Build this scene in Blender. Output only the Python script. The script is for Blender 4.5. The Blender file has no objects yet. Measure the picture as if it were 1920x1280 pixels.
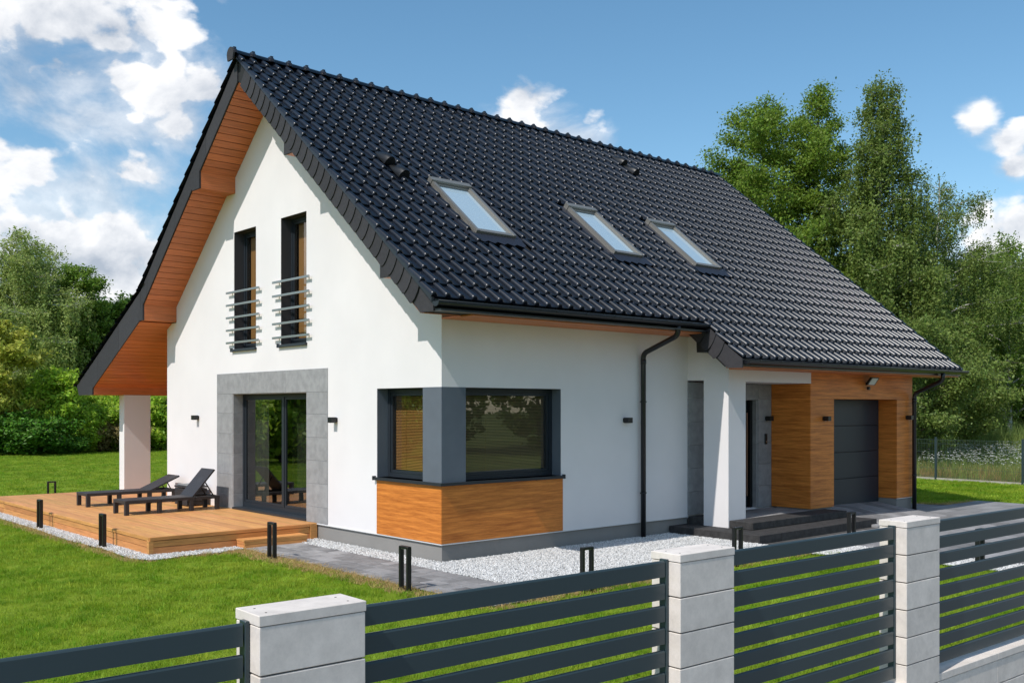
import bpy, bmesh, math, random
import numpy as np
from mathutils import Vector, Matrix
R_ = math.radians
rnd = random.Random(7)
SC = bpy.context.scene
COL = SC.collection

# ------------------------------------------------------------------ camera
F_PX, YAW, HOR = 1860.0, R_(48.5), 764.0
VIEW = Vector((math.cos(YAW), math.sin(YAW), 0)); RIGHT = Vector((math.sin(YAW), -math.cos(YAW), 0))
CAM = Vector((-8.618, -11.255, 2.2))
cd = bpy.data.cameras.new('camera'); cam = bpy.data.objects.new('camera', cd); COL.objects.link(cam)
cam.location = CAM; cam.rotation_euler = (R_(90), 0, YAW - R_(90))
cd.sensor_width = 36; cd.lens = F_PX / 1920 * 36; cd.shift_y = (HOR - 640) / 1920
cd.clip_start = 0.1; cd.clip_end = 3000
SC.camera = cam

# ------------------------------------------------------------------ light
SUN_TRAVEL = Vector((0.70, 0.085, -0.83)).normalized()
sd = bpy.data.lights.new('sun', 'SUN'); sun = bpy.data.objects.new('sun', sd); COL.objects.link(sun)
sd.energy = 3.05; sd.angle = R_(0.55); sd.color = (1.0, 0.955, 0.89)
sun.rotation_euler = SUN_TRAVEL.to_track_quat('-Z', 'Y').to_euler(); sun.location = (-20, -5, 30)
SC.view_settings.view_transform = 'Standard'; SC.view_settings.look = 'None'
SC.view_settings.exposure = 0.31; SC.view_settings.gamma = 1.0; SC.view_settings.use_curve_mapping = False
try:
    SC.cycles.max_bounces = 8; SC.cycles.transparent_max_bounces = 12; SC.cycles.use_denoising = True
    SC.cycles.sample_clamp_indirect = 6
except Exception: pass

def pxdir(x, y):
    return (VIEW + RIGHT * ((x - 960) / F_PX) + Vector((0, 0, 1)) * ((HOR - y) / F_PX)).normalized()

def make_world():
    w = bpy.data.worlds.new('World'); SC.world = w; w.use_nodes = True
    nt = w.node_tree; nt.nodes.clear(); N = nt.nodes.new; L = nt.links.new
    def math_(op, a, b=None, c=None, clamp=False):
        n = N('ShaderNodeMath'); n.operation = op; n.use_clamp = clamp
        for i, v in enumerate((a, b, c)):
            if v is None: continue
            if isinstance(v, (int, float)): n.inputs[i].default_value = v
            else: L(v, n.inputs[i])
        return n.outputs[0]
    def vm(op, a, b):
        n = N('ShaderNodeVectorMath'); n.operation = op
        for i, v in enumerate((a, b)):
            if isinstance(v, (tuple, list, Vector)): n.inputs[i].default_value = tuple(v)
            else: L(v, n.inputs[i])
        return n
    out = N('ShaderNodeOutputWorld')
    sky = N('ShaderNodeTexSky'); sky.sky_type = 'NISHITA'; sky.sun_disc = False
    sky.sun_elevation = math.asin(-SUN_TRAVEL.z); sky.sun_rotation = math.atan2(-SUN_TRAVEL.x, -SUN_TRAVEL.y)
    sky.altitude = 100; sky.air_density = 1.0; sky.dust_density = 0.35; sky.ozone_density = 2.2
    hsv = N('ShaderNodeHueSaturation'); hsv.inputs['Saturation'].default_value = 1.14; hsv.inputs['Hue'].default_value = 0.488; hsv.inputs['Value'].default_value = 1.0; L(sky.outputs[0], hsv.inputs['Color'])
    bg = N('ShaderNodeBackground'); bg.inputs[1].default_value = 0.122; L(hsv.outputs[0], bg.inputs[0])
    tc = N('ShaderNodeTexCoord'); D = tc.outputs['Generated']
    blobs = [(60, 20, 260, 2.9), (215, 55, 150, 2.2), (130, 150, 170, 1.9), (150, 210, 130, 1.7), (50, 180, 80, 1.6), (230, 150, 110, 1.6), (300, 185, 105, 1.5), (400, 165, 70, 1.4), (120, 225, 100, 1.8), (215, 235, 100, 1.8),
             (330, 235, 90, 1.7), (60, 330, 130, 1.6), (150, 350, 150, 1.6), (250, 330, 95, 1.5), (60, 430, 180, 1.9), (210, 430, 150, 1.7), (150, 520, 190, 1.9),
             (300, 470, 90, 1.8), (-150, 420, 300, 1.8), (-200, 150, 250, 2),
             (988, 226, 82, 1.05), (1015, 248, 90, 1.4), (1050, 256, 75, 1.6), (1100, 266, 50, 1.6),
             (1835, 222, 38, 1.0), (1888, 264, 44, 1.3), (1900, 315, 45, 1.5), (1930, 440, 110, 1.5), (1850, 480, 70, 1.5),
             (2300, 350, 260, 2.0), (2700, 180, 300, 2), (3600, 500, 500, 2)]
    acc = None
    def add_blob(c, r, k):
        nonlocal acc
        s = vm('SUBTRACT', D, c); m = vm('MULTIPLY', s.outputs[0], (1, 1, k)); l = vm('LENGTH', m.outputs[0], (0, 0, 0))
        v = math_('SUBTRACT', 1.0, math_('DIVIDE', l.outputs['Value'], r))
        acc = v if acc is None else math_('SMOOTH_MAX', acc, v, 0.25)
    for x, y, r, k in blobs: add_blob(pxdir(x, y), r / F_PX * 1.0, k)
    rr = random.Random(3)
    for i in range(22):       # the rest of the sky carries the same broken cumulus
        a = YAW + R_(50) + R_(260) * (i + rr.random()) / 22; e = R_(rr.uniform(8, 60))
        add_blob(Vector((math.cos(a) * math.cos(e), math.sin(a) * math.cos(e), math.sin(e))), rr.uniform(.12, .26), rr.uniform(1.4, 2.2))
    def fbm(vec, scale, detail, rough, dist=0.0):
        n = N('ShaderNodeTexNoise'); n.inputs['Scale'].default_value = scale; n.inputs['Detail'].default_value = detail
        n.inputs['Roughness'].default_value = rough; n.inputs['Distortion'].default_value = dist; L(vec, n.inputs['Vector']); return n.outputs[0]
    flat = vm('MULTIPLY', D, (1, 1, 1.5)).outputs[0]
    n1 = fbm(flat, 9.0, 12, .6, .3)
    n1b = fbm(flat, 3.4, 3, .5)
    wn = N('ShaderNodeTexNoise'); wn.inputs['Scale'].default_value = 22; wn.inputs['Detail'].default_value = 5; L(flat, wn.inputs['Vector'])
    wv = vm('MULTIPLY', vm('SUBTRACT', wn.outputs['Color'], (.5, .5, .5)).outputs[0], (.09, .09, .09)).outputs[0]; fw2 = vm('ADD', flat, wv).outputs[0]
    def vor(sc):
        v = N('ShaderNodeTexVoronoi'); v.feature = 'SMOOTH_F1'; v.inputs['Scale'].default_value = sc; v.inputs['Smoothness'].default_value = .25; L(fw2, v.inputs['Vector']); return v.outputs['Distance']
    bil = math_('ADD', math_('MULTIPLY', math_('SUBTRACT', .42, vor(13)), 1.5), math_('MULTIPLY', math_('SUBTRACT', .42, vor(31)), .75))
    dens = math_('ADD', math_('ADD', math_('ADD', acc, bil), math_('MULTIPLY', math_('SUBTRACT', n1, .5), 1.7)), math_('MULTIPLY', math_('SUBTRACT', n1b, .5), 1.3))
    mr = N('ShaderNodeMapRange'); mr.interpolation_type = 'SMOOTHSTEP'; L(dens, mr.inputs[0]); mr.inputs[1].default_value = -0.08; mr.inputs[2].default_value = 0.50
    sf = N('ShaderNodeMapRange'); sf.interpolation_type = 'SMOOTHSTEP'; sf.inputs[1].default_value = -.15; sf.inputs[2].default_value = .9; sf.inputs[4].default_value = .62
    L(math_('ADD', acc, math_('MULTIPLY', math_('SUBTRACT', n1, .5), 3.2)), sf.inputs[0])
    cov = math_('MAXIMUM', mr.outputs[0], sf.outputs[0])
    sunv = -SUN_TRAVEL
    off = vm('ADD', flat, tuple(Vector((sunv.x * .5 - RIGHT.x*.0, sunv.y * .5, sunv.z * 1.2)) * 0.04)).outputs[0]
    n2 = fbm(off, 9.0, 12, .6, .3)
    shade = math_('ADD', math_('MULTIPLY', math_('SUBTRACT', n1, n2), 3.0), 0.60)
    shade = math_('ADD', shade, math_('MULTIPLY', bil, .42))
    thick = N('ShaderNodeMapRange'); L(dens, thick.inputs[0]); thick.inputs[1].default_value = .5; thick.inputs[2].default_value = 2.0; thick.inputs[3].default_value = .16; thick.inputs[4].default_value = -.42
    shade = math_('ADD', shade, thick.outputs[0], clamp=True)
    ramp = N('ShaderNodeMix'); ramp.data_type = 'RGBA'; L(shade, ramp.inputs[0])
    ramp.inputs[6].default_value = (.38, .43, .51, 1); ramp.inputs[7].default_value = (.88, .88, .89, 1)
    bc = N('ShaderNodeBackground'); bc.inputs[1].default_value = 1.0; L(ramp.outputs[2], bc.inputs[0])
    mix = N('ShaderNodeMixShader'); L(math_('MULTIPLY', cov, .97), mix.inputs[0]); L(bg.outputs[0], mix.inputs[1]); L(bc.outputs[0], mix.inputs[2])
    L(mix.outputs[0], out.inputs[0])
make_world()

# ------------------------------------------------------------------ materials
def mat(name, col, rough=.6, metal=0., spec=.5, var=0., vscale=3., bump=0., bscale=60., coat=0., stretch=(1, 1, 1), col2=None, bdetail=4, island=0., objrand=0., detail=5, vrough=.55, transl=0., bdist=.01, hue=0., ramp=(.35, .65), world=False):
    m = bpy.data.materials.new(name); m.use_nodes = True; nt = m.node_tree; N = nt.nodes.new; L = nt.links.new
    p = nt.nodes['Principled BSDF']; p.inputs['Base Color'].default_value = (*col, 1); p.inputs['Roughness'].default_value = rough
    p.inputs['Metallic'].default_value = metal; p.inputs['Specular IOR Level'].default_value = spec; p.inputs['Coat Weight'].default_value = coat
    tc = N('ShaderNodeNewGeometry').outputs['Position'] if objrand == 0 else N('ShaderNodeTexCoord').outputs['Object']
    vec = tc
    if objrand > 0:
        oi = N('ShaderNodeObjectInfo'); sc = N('ShaderNodeVectorMath'); sc.operation = 'MULTIPLY_ADD'
        sc.inputs[0].default_value = (37, 17, 29); comb = N('ShaderNodeCombineXYZ')
        for i in range(3): L(oi.outputs['Random'], comb.inputs[i])
        L(comb.outputs[0], sc.inputs[1]); sc.inputs[0].default_value = (37, 17, 29); L(tc, sc.inputs[2]); vec = sc.outputs[0]
    if world: vec = N('ShaderNodeNewGeometry').outputs['Position']
    if stretch != (1, 1, 1):
        mp = N('ShaderNodeVectorMath'); mp.operation = 'MULTIPLY'; L(vec, mp.inputs[0]); mp.inputs[1].default_value = stretch; vec = mp.outputs[0]
    colout = None
    if var > 0 or col2:
        n = N('ShaderNodeTexNoise'); n.inputs['Scale'].default_value = vscale; n.inputs['Detail'].default_value = detail; n.inputs['Roughness'].default_value = vrough; L(vec, n.inputs['Vector'])
        mr = N('ShaderNodeMapRange'); L(n.outputs[0], mr.inputs[0]); mr.inputs[1].default_value = ramp[0]; mr.inputs[2].default_value = ramp[1]
        mx = N('ShaderNodeMix'); mx.data_type = 'RGBA'; L(mr.outputs[0], mx.inputs[0])
        c2 = col2 if col2 else tuple(c * (1 + var) for c in col); c1 = col if col2 else tuple(c * (1 - var) for c in col)
        mx.inputs[6].default_value = (*c1, 1); mx.inputs[7].default_value = (*c2, 1); colout = mx.outputs[2]
    if island > 0 or objrand > 0:
        src = N('ShaderNodeNewGeometry').outputs['Random Per Island'] if island > 0 else N('ShaderNodeObjectInfo').outputs['Random']
        amp = island if island > 0 else objrand
        mr = N('ShaderNodeMapRange'); L(src, mr.inputs[0]); mr.inputs[3].default_value = 1 - amp; mr.inputs[4].default_value = 1 + amp
        hs = N('ShaderNodeHueSaturation'); L(mr.outputs[0], hs.inputs['Value'])
        if hue > 0:
            m2 = N('ShaderNodeMapRange'); mul = N('ShaderNodeMath'); mul.operation = 'MULTIPLY'; mul.inputs[1].default_value = 7.3; L(src, mul.inputs[0])
            fr = N('ShaderNodeMath'); fr.operation = 'FRACT'; L(mul.outputs[0], fr.inputs[0]); L(fr.outputs[0], m2.inputs[0])
            m2.inputs[3].default_value = .5 - hue; m2.inputs[4].default_value = .5 + hue; L(m2.outputs[0], hs.inputs['Hue'])
        if colout: L(colout, hs.inputs['Color'])
        else: hs.inputs['Color'].default_value = (*col, 1)
        colout = hs.outputs[0]
    if colout: L(colout, p.inputs['Base Color'])
    if bump > 0:
        n = N('ShaderNodeTexNoise'); n.inputs['Scale'].default_value = bscale; n.inputs['Detail'].default_value = bdetail; L(vec, n.inputs['Vector'])
        b = N('ShaderNodeBump'); b.inputs['Strength'].default_value = bump; b.inputs['Distance'].default_value = bdist; L(n.outputs[0], b.inputs['Height']); L(b.outputs[0], p.inputs['Normal'])
    if transl > 0:
        t = N('ShaderNodeBsdfTranslucent'); ms = N('ShaderNodeMixShader'); ms.inputs[0].default_value = transl
        if colout: L(colout, t.inputs[0])
        else: t.inputs[0].default_value = (*col, 1)
        L(p.outputs[0], ms.inputs[1]); L(t.outputs[0], ms.inputs[2]); L(ms.outputs[0], nt.nodes['Material Output'].inputs[0])
    return m

def glass_mat(name, tint=(.8, .85, .85), f0=.12):
    m = bpy.data.materials.new(name); m.use_nodes = True; nt = m.node_tree; nt.nodes.clear(); N = nt.nodes.new; L = nt.links.new
    o = N('ShaderNodeOutputMaterial'); t = N('ShaderNodeBsdfTransparent'); t.inputs[0].default_value = (*tint, 1)
    g = N('ShaderNodeBsdfGlossy'); g.inputs['Roughness'].default_value = .004
    lw = N('ShaderNodeLayerWeight'); lw.inputs[0].default_value = .5; pw = N('ShaderNodeMath'); pw.operation = 'POWER'; pw.inputs[1].default_value = 5; L(lw.outputs['Facing'], pw.inputs[0])
    fr = N('ShaderNodeMapRange'); L(pw.outputs[0], fr.inputs[0]); fr.inputs[3].default_value = f0; fr.inputs[4].default_value = 1.0; mx = N('ShaderNodeMixShader')
    n = N('ShaderNodeTexNoise'); n.inputs['Scale'].default_value = 1.6; b = N('ShaderNodeBump'); b.inputs['Strength'].default_value = .05; b.inputs['Distance'].default_value = .02
    L(N('ShaderNodeNewGeometry').outputs['Position'], n.inputs['Vector']); L(n.outputs[0], b.inputs['Height']); L(b.outputs[0], g.inputs['Normal'])
    L(fr.outputs[0], mx.inputs[0]); L(t.outputs[0], mx.inputs[1]); L(g.outputs[0], mx.inputs[2]); L(mx.outputs[0], o.inputs[0])
    return m

M = dict(
    stucco=mat('white_stucco', (.80, .765, .765), .85, spec=.2, var=.03, vscale=.7, bump=.25, bscale=260, bdist=.004),
    plinth=mat('grey_plinth_plaster', (.275, .262, .248), .85, spec=.2, var=.06, vscale=1.2, bump=.3, bscale=300, bdist=.003),
    tile=mat('black_roof_tile', (.0065, .0100, .0175), .31, spec=.5, objrand=.25, var=.25, vscale=8),
    tiles=mat('black_roof_tile_far', (.0065, .0100, .0175), .31, spec=.5, island=.25),
    underlay=mat('dark_roof_underlay', (.012, .012, .013), .8),
    slate=mat('dark_verge_slate', (.040, .038, .042), .75, spec=.3, objrand=.12, var=.1, vscale=20, bump=.2, bscale=200),
    black=mat('black_metal', (.008, .0085, .009), .38, spec=.5),
    gutter=mat('black_gutter_metal', (.008, .009, .012), .3, spec=.6),
    anth=mat('anthracite_frame', (.022, .028, .036), .4, spec=.4),
    anthwall=mat('anthracite_plaster', (.125, .145, .172), .8, spec=.2, var=.06, vscale=2, bump=.2, bscale=260, bdist=.003),
    revealdark=mat('dark_reveal_plaster', (.058, .056, .062), .8, spec=.2, bump=.2, bscale=260, bdist=.003),
    soffit=mat('brown_wood_soffit', (.60, .180, .060), .45, spec=.4, objrand=.10, var=.16, vscale=2.2, stretch=(1.2, 22, 22), bump=.15, bscale=6),
    clad=mat('golden_wood_cladding', (.33, .080, .010), .45, spec=.35, col2=(.84, .295, .055), vscale=1.6, stretch=(.8, .8, 13), detail=9, vrough=.72, bump=.1, bscale=8, ramp=(.30, .68)),
    stone=mat('grey_stone_panel', (.30, .30, .305), .75, spec=.3, objrand=.05, var=.12, vscale=7, detail=8, bump=.15, bscale=40),
    deck=mat('larch_deck_board', (.60, .29, .105), .55, spec=.3, objrand=.13, var=.14, vscale=2.0, stretch=(18, 1, 18), hue=.008, bump=.15, bscale=5),
    fascia=mat('larch_fascia_board', (.60, .27, .090), .55, spec=.3, objrand=.13, var=.16, vscale=2.0, stretch=(1.2, 1.2, 18), hue=.008, bump=.15, bscale=5),
    steps=mat('black_basalt_step', (.048, .046, .046), .8, spec=.25, var=.25, vscale=12, bump=.25, bscale=90),
    concrete=mat('white_concrete_block', (.72, .65, .59), .8, spec=.25, objrand=.05, var=.13, vscale=6, detail=12, vrough=.78, bump=.12, bscale=160, bdetail=4, bdist=.002),
    slat=mat('anthracite_fence_slat', (.031, .052, .060), .34, spec=.45, objrand=.04),
    gravelm=mat('white_gravel', (.60, .59, .575), .8, spec=.25, objrand=.38, var=.15, vscale=30),
    gravelbase=mat('gravel_bed', (.20, .195, .19), .9, var=.3, vscale=60, bump=1, bscale=80, bdist=.02),
    paver=mat('grey_paving_slab', (.245, .238, .238), .8, spec=.3, objrand=.3, var=.22, vscale=4, detail=8, vrough=.65, bump=.2, bscale=90),
    sand=mat('joint_sand', (.07, .065, .06), .95, var=.3, vscale=8),
    grass=mat('grass_blade', (.135, .285, .006), .55, col2=(.38, .48, .045), vscale=1.1, detail=7, vrough=.62, world=True, spec=.25, objrand=.22, hue=.018, transl=.38),
    drygrass=mat('dry_grass_blade', (.55, .39, .17), .7, spec=.2, objrand=.25, transl=.3),
    lawn=mat('lawn_turf', (.13, .21, .010), .9, spec=.1, col2=(.21, .29, .024), vscale=.9, detail=8, bump=1, bscale=45, bdist=.03),
    ground=mat('field_ground', (.10, .13, .035), .95, spec=.1, var=.3, vscale=.3, bump=1, bscale=10, bdist=.05),
    meadow=mat('meadow_grass', (.24, .32, .085), .7, spec=.2, objrand=.3, hue=.02, transl=.35),
    meadowdry=mat('meadow_dry_grass', (.40, .28, .12), .7, spec=.2, objrand=.25, transl=.3),
    daisy=mat('daisy_petal', (.8, .8, .76), .7, transl=.2),
    lounger=mat('dark_rattan_plastic', (.035, .033, .036), .5, spec=.4, var=.15, vscale=60, bump=.5, bscale=220, bdist=.004),
    steel=mat('brushed_steel', (.46, .44, .41), .34, metal=1.0),
    skyframe=mat('skylight_cladding', (.27, .26, .235), .42, metal=.5),
    skypane=mat('skylight_pane', (.38, .50, .58), .06, spec=.8),
    flash=mat('lead_flashing', (.016, .018, .028), .5, spec=.5),
    blindwood=mat('amber_blind', (.42, .19, .05), .5, island=.06),
    blinddark=mat('brown_blind', (.36, .23, .12), .5, island=.06),
    room=mat('room_interior', (.22, .20, .18), .9),
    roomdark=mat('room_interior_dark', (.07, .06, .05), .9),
    curtain=mat('grey_curtain', (.36, .35, .33), .9, transl=.3),
    sheer=mat('sheer_curtain', (.11, .11, .10), .9, transl=.3),
    garage=mat('anthracite_garage_door', (.018, .028, .042), .42, spec=.4, bump=.1, bscale=300),
    white=mat('white_plastic', (.7, .7, .7), .4),
    led=mat('led_panel', (.6, .62, .6), .25),
    bark=mat('tree_bark', (.14, .11, .08), .9, var=.3, vscale=6, bump=.6, bscale=20, bdist=.03),
    birchbark=mat('birch_bark', (.62, .60, .56), .8, col2=(.10, .09, .08), vscale=2.2, stretch=(1, 1, 3), ramp=(.52, .62)),
    glass=glass_mat('window_glass', (.80, .84, .82), .17),
    glassdoor=glass_mat('door_glass', (.55, .58, .55), .34),
    mesh=mat('green_grey_wire', (.06, .09, .08), .5),
    curb=mat('concrete_kerb', (.40, .37, .33), .85, var=.1, vscale=6),
    street=mat('street_paving', (.22, .215, .21), .9, var=.15, vscale=2, bump=.3, bscale=40),
)
LEAF = {}
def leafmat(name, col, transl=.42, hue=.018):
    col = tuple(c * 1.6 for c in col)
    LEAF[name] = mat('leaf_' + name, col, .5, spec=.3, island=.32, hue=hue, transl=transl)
leafmat('bright', (.118, .180, .022)); leafmat('birch', (.120, .165, .036)); leafmat('mid', (.115, .185, .024))
leafmat('dark', (.032, .072, .014)); leafmat('silver', (.200, .245, .065)); leafmat('yellow', (.30, .31, .050))
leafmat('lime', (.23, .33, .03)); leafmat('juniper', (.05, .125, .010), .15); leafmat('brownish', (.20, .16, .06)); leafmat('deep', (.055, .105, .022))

# ------------------------------------------------------------------ object helpers
def link(name, me, parent=None, loc=None, rot=None):
    o = bpy.data.objects.new(name, me); COL.objects.link(o)
    if parent is not None: o.parent = parent
    if loc is not None: o.location = loc
    if rot is not None: o.rotation_euler = rot
    return o
def thing(name, label, cat, loc=(0, 0, 0), rz=0, group=None):
    o = link(name, None, None, loc, (0, 0, rz)); o['label'] = label; o['category'] = cat
    o.empty_display_size = .1
    if group: o['group'] = group
    return o
def tag(o, label=None, cat=None, group=None, kind=None):
    if label: o['label'] = label
    if cat: o['category'] = cat
    if group: o['group'] = group
    if kind: o['kind'] = kind
    return o

class MB:
    def __init__(s): s.v = []; s.f = []; s.sm = []
    def add(s, vs, fs, smooth=False):
        n = len(s.v); s.v += [tuple(v) for v in vs]; s.f += [tuple(i + n for i in f) for f in fs]; s.sm += [smooth] * len(fs); return s
    def box(s, a, b, bev=0.0):
        x0, y0, z0 = [min(p, q) for p, q in zip(a, b)]; x1, y1, z1 = [max(p, q) for p, q in zip(a, b)]
        if bev <= 0:
            v = [(x0, y0, z0), (x1, y0, z0), (x1, y1, z0), (x0, y1, z0), (x0, y0, z1), (x1, y0, z1), (x1, y1, z1), (x0, y1, z1)]
            return s.add(v, [(0, 3, 2, 1), (4, 5, 6, 7), (0, 1, 5, 4), (1, 2, 6, 5), (2, 3, 7, 6), (3, 0, 4, 7)])
        b_ = min(bev, (x1 - x0) * .45, (y1 - y0) * .45, (z1 - z0) * .45)
        v = []
        for z in (z0, z1):
            for (x, y) in ((x0, y0), (x1, y0), (x1, y1), (x0, y1)):
                sx = 1 if x == x0 else -1; sy = 1 if y == y0 else -1; sz = 1 if z == z0 else -1
                v += [(x, y + sy * b_, z + sz * b_), (x + sx * b_, y, z + sz * b_), (x + sx * b_, y + sy * b_, z)]
        bm = bmesh.new(); bvs = [bm.verts.new(p) for p in v]; r = bmesh.ops.convex_hull(bm, input=bvs)
        bmesh.ops.dissolve_limit(bm, angle_limit=.01, verts=bm.verts, edges=bm.edges)
        bm.verts.index_update(); vs = [tuple(q.co) for q in bm.verts]; fs = [tuple(q.index for q in f.verts) for f in bm.faces]; bm.free()
        return s.add(vs, fs)
    def prism(s, pts, axis, a, b):
        """pts: polygon in the two other axes (in order), extruded along axis from a to b"""
        def mk(p, t):
            return (t, p[0], p[1]) if axis == 0 else (p[0], t, p[1]) if axis == 1 else (p[0], p[1], t)
        n = len(pts); v = [mk(p, a) for p in pts] + [mk(p, b) for p in pts]
        f = [tuple(range(n)), tuple(range(2 * n - 1, n - 1, -1))] + [(i, i + n, (i + 1) % n + n, (i + 1) % n) for i in range(n)]
        return s.add(v, f)
    def tube(s, pts, rad, seg=8, cap=True, smooth=True):
        pts = [Vector(p) for p in pts]; rs = rad if isinstance(rad, (list, tuple)) else [rad] * len(pts)
        v = []; up = None
        for i, p in enumerate(pts):
            d = (pts[min(i + 1, len(pts) - 1)] - pts[max(i - 1, 0)]).normalized()
            if up is None: up = Vector((0, 0, 1)) if abs(d.z) < .9 else Vector((1, 0, 0))
            a = d.cross(up).normalized(); b = a.cross(d).normalized(); up = b
            for k in range(seg):
                t = 2 * math.pi * k / seg; v.append(p + (a * math.cos(t) + b * math.sin(t)) * rs[i])
        n = len(pts); f = [(i * seg + k, i * seg + (k + 1) % seg, (i + 1) * seg + (k + 1) % seg, (i + 1) * seg + k) for i in range(n - 1) for k in range(seg)]
        s.add(v, f, smooth)
        if cap:
            m = len(s.v) - len(v); s.f += [tuple(m + k for k in range(seg)), tuple(m + (n - 1) * seg + k for k in range(seg - 1, -1, -1))]; s.sm += [False, False]
        return s
    def mesh(s, name, m, fix=True):
        me = bpy.data.meshes.new(name); me.from_pydata(s.v, [], s.f); me.materials.append(m)
        me.polygons.foreach_set('use_smooth', s.sm)
        if fix:
            bm = bmesh.new(); bm.from_mesh(me); bmesh.ops.recalc_face_normals(bm, faces=bm.faces); bm.to_mesh(me); bm.free()
        me.update(); return me
    def obj(s, name, m, parent=None, loc=None, rot=None):
        return link(name, s.mesh(name, m), parent, loc, rot)
def boxo(name, m, parent, a, b, bev=0.0): return MB().box(a, b, bev).obj(name, m, parent)
_cache = {}
def piece(name, m, parent, a, b, bev=.003, gap=0.0):
    """box piece with its own origin at its centre; alike sizes share mesh data"""
    a = Vector(a); b = Vector(b); c = (a + b) / 2; h = [max(abs(q - p) / 2 - gap, .001) for p, q in zip(a, b)]
    k = (name, m.name, round(h[0], 3), round(h[1], 3), round(h[2], 3), bev)
    if k not in _cache: _cache[k] = MB().box([-q for q in h], h, bev).mesh(name, m)
    return link(name, _cache[k], parent, c)

def sheet(name, m, poly, z, parent=None, sub=None):
    me = bpy.data.meshes.new(name); me.from_pydata([(x, y, z) for x, y in poly], [], [tuple(range(len(poly)))]); me.materials.append(m); me.update()
    return link(name, me, parent)

def np_mesh(name, m, verts, faces4):
    me = bpy.data.meshes.new(name); n = len(verts); k = len(faces4); w = faces4.shape[1]
    me.vertices.add(n); me.vertices.foreach_set('co', np.asarray(verts, np.float32).ravel())
    me.loops.add(k * w); me.loops.foreach_set('vertex_index', faces4.ravel().astype(np.int32))
    me.polygons.add(k); me.polygons.foreach_set('loop_start', np.arange(0, k * w, w, dtype=np.int32))
    me.materials.append(m); me.update(calc_edges=True); me.validate(); return me

# ------------------------------------------------------------------ the setting
G = -0.03
g = MB(); 
gx = [-300, -60, -30, -12, 21.45, 30, 45, 70, 120, 300]; gy = [-300, -60, -20, -7.6, -7.4, 60, 120, 300]
FLN = lambda x: -7.696 - .026 * (x + 4.204)
def gz(x, y):
    if y < -7.5 and y > -25: return -.52
    z = G - .012
    if x > 21.5 and y > -7.5: z += min((x - 21.5) * .028, .9)
    return z
vs = [(x, (FLN(x) + (y + 7.5) * .3 + .12) if abs(y + 7.5) < .2 else y, gz(x, y)) for y in gy for x in gx]; nx = len(gx)
g.add(vs, [(j * nx + i, j * nx + i + 1, (j + 1) * nx + i + 1, (j + 1) * nx + i) for j in range(len(gy) - 1) for i in range(nx - 1)])
tag(g.obj('ground', M['ground']), kind='structure')
tag(sheet('street', M['street'], [(-60, -24), (60, -24), (60, FLN(60) - .1), (-60, FLN(-60) - .1)], -.51), kind='structure')
lawn = tag(sheet('lawn', M['lawn'], [(-45, FLN(-45) + .17), (21.25, FLN(21.25) + .17), (21.3, 0), (22.6, 20), (22.6, 62), (-45, 62)], G - .004), kind='structure')

# gravel beds (base sheet + stones)
beds = [[(-.45, -2.05), (5.03, -2.05), (5.03, 0), (0, 0), (0, 3.46), (-.45, 3.46)],
        [(-3.16, 12.6), (-3.14, 8.0), (-3.20, 6.2), (-3.12, 4.6), (-3.17, 3.3), (-3.0, 3.0), (-2.84, 2.98), (-2.84, 12.6)], [(-2.84, 2.98), (-2.4, 3.08), (-2.0, 3.04), (-1.46, 3.18), (-1.46, 3.46), (-2.84, 3.46)],
        [(4.7, -2.88), (6.0, -2.88), (6.0, -7.4), (5.25, -7.4), (5.2, -4.2)]]
gb = MB()
for b in beds: gb.add([(x, y, -.012) for x, y in b], [tuple(range(len(b)))])
tag(gb.obj('gravel_bed', M['gravelbase']), kind='structure')

# paving: rows of slabs laid as pieces
pav = tag(sheet('paving', M['sand'], [(-1.44, 3.30), (-1.44, -2.82), (6.0, -2.82), (6.0, -7.4), (15.4, -7.8), (15.4, -1.95), (15.2, -.95), (14.0, -.9), (13.45, -.4), (13.45, 1.5),
                                     (12.2, 1.5), (12.2, 0), (5.03, 0), (5.03, -2.05), (-.45, -2.05), (-.45, 3.30)], -.016), kind='structure')
slabs = []
def lay(x0, x1, y0, y1, rowx, seed, inside=lambda x, y: True):
    r = random.Random(seed); x = x0
    while x < x1 - .05:
        xe = min(x + rowx, x1); y = y0 - r.uniform(0, .3)
        while y < y1:
            l = r.choice((.22, .33, .33, .44, .55)); ya, ye = max(y, y0), min(y + l, y1)
            if ye - ya > .06 and inside((x + xe) / 2, (ya + ye) / 2): slabs.append((x, xe, ya, ye, r.uniform(-.0015, .0015)))
            y += l
        x = xe
lay(-1.44, -.45, -2.05, 3.28, .248, 1)
def lay_x(x0, x1, y0, y1, rowy, seed, inside=lambda x, y: True):
    r = random.Random(seed); y = y0
    while y < y1 - .05:
        ye = min(y + rowy, y1); x = x0 - r.uniform(0, .3)
        while x < x1:
            l = r.choice((.33, .44, .44, .55, .66)); xa, xe = max(x, x0), min(x + l, x1)
            if xe - xa > .06 and inside((xa + xe) / 2, (y + ye) / 2): slabs.append((xa, xe, y, ye, r.uniform(-.0015, .0015)))
            x += l
        y = ye
lay_x(-1.44, 6.0, -2.82, -2.05, .2567, 2)
lay_x(6.0, 15.4, -7.4, -2.05, .3343, 3)
lay_x(5.03, 15.2, -2.05, -.97, .36, 4, lambda x, y: not (x < 8.8 and y > -1.87 and x > 5.03))
lay_x(12.25, 13.4, -.97, 1.4, .395, 5)
slabs.sort(key=lambda s: ((s[0] - CAM.x) ** 2 + (s[2] - CAM.y) ** 2))
for s in slabs[:296]:
    piece('paving_slab', M['paver'], pav, (s[0], s[2], -.03), (s[1], s[3], .004), .004, .0065).location.z += s[4]
fm = MB()
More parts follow.
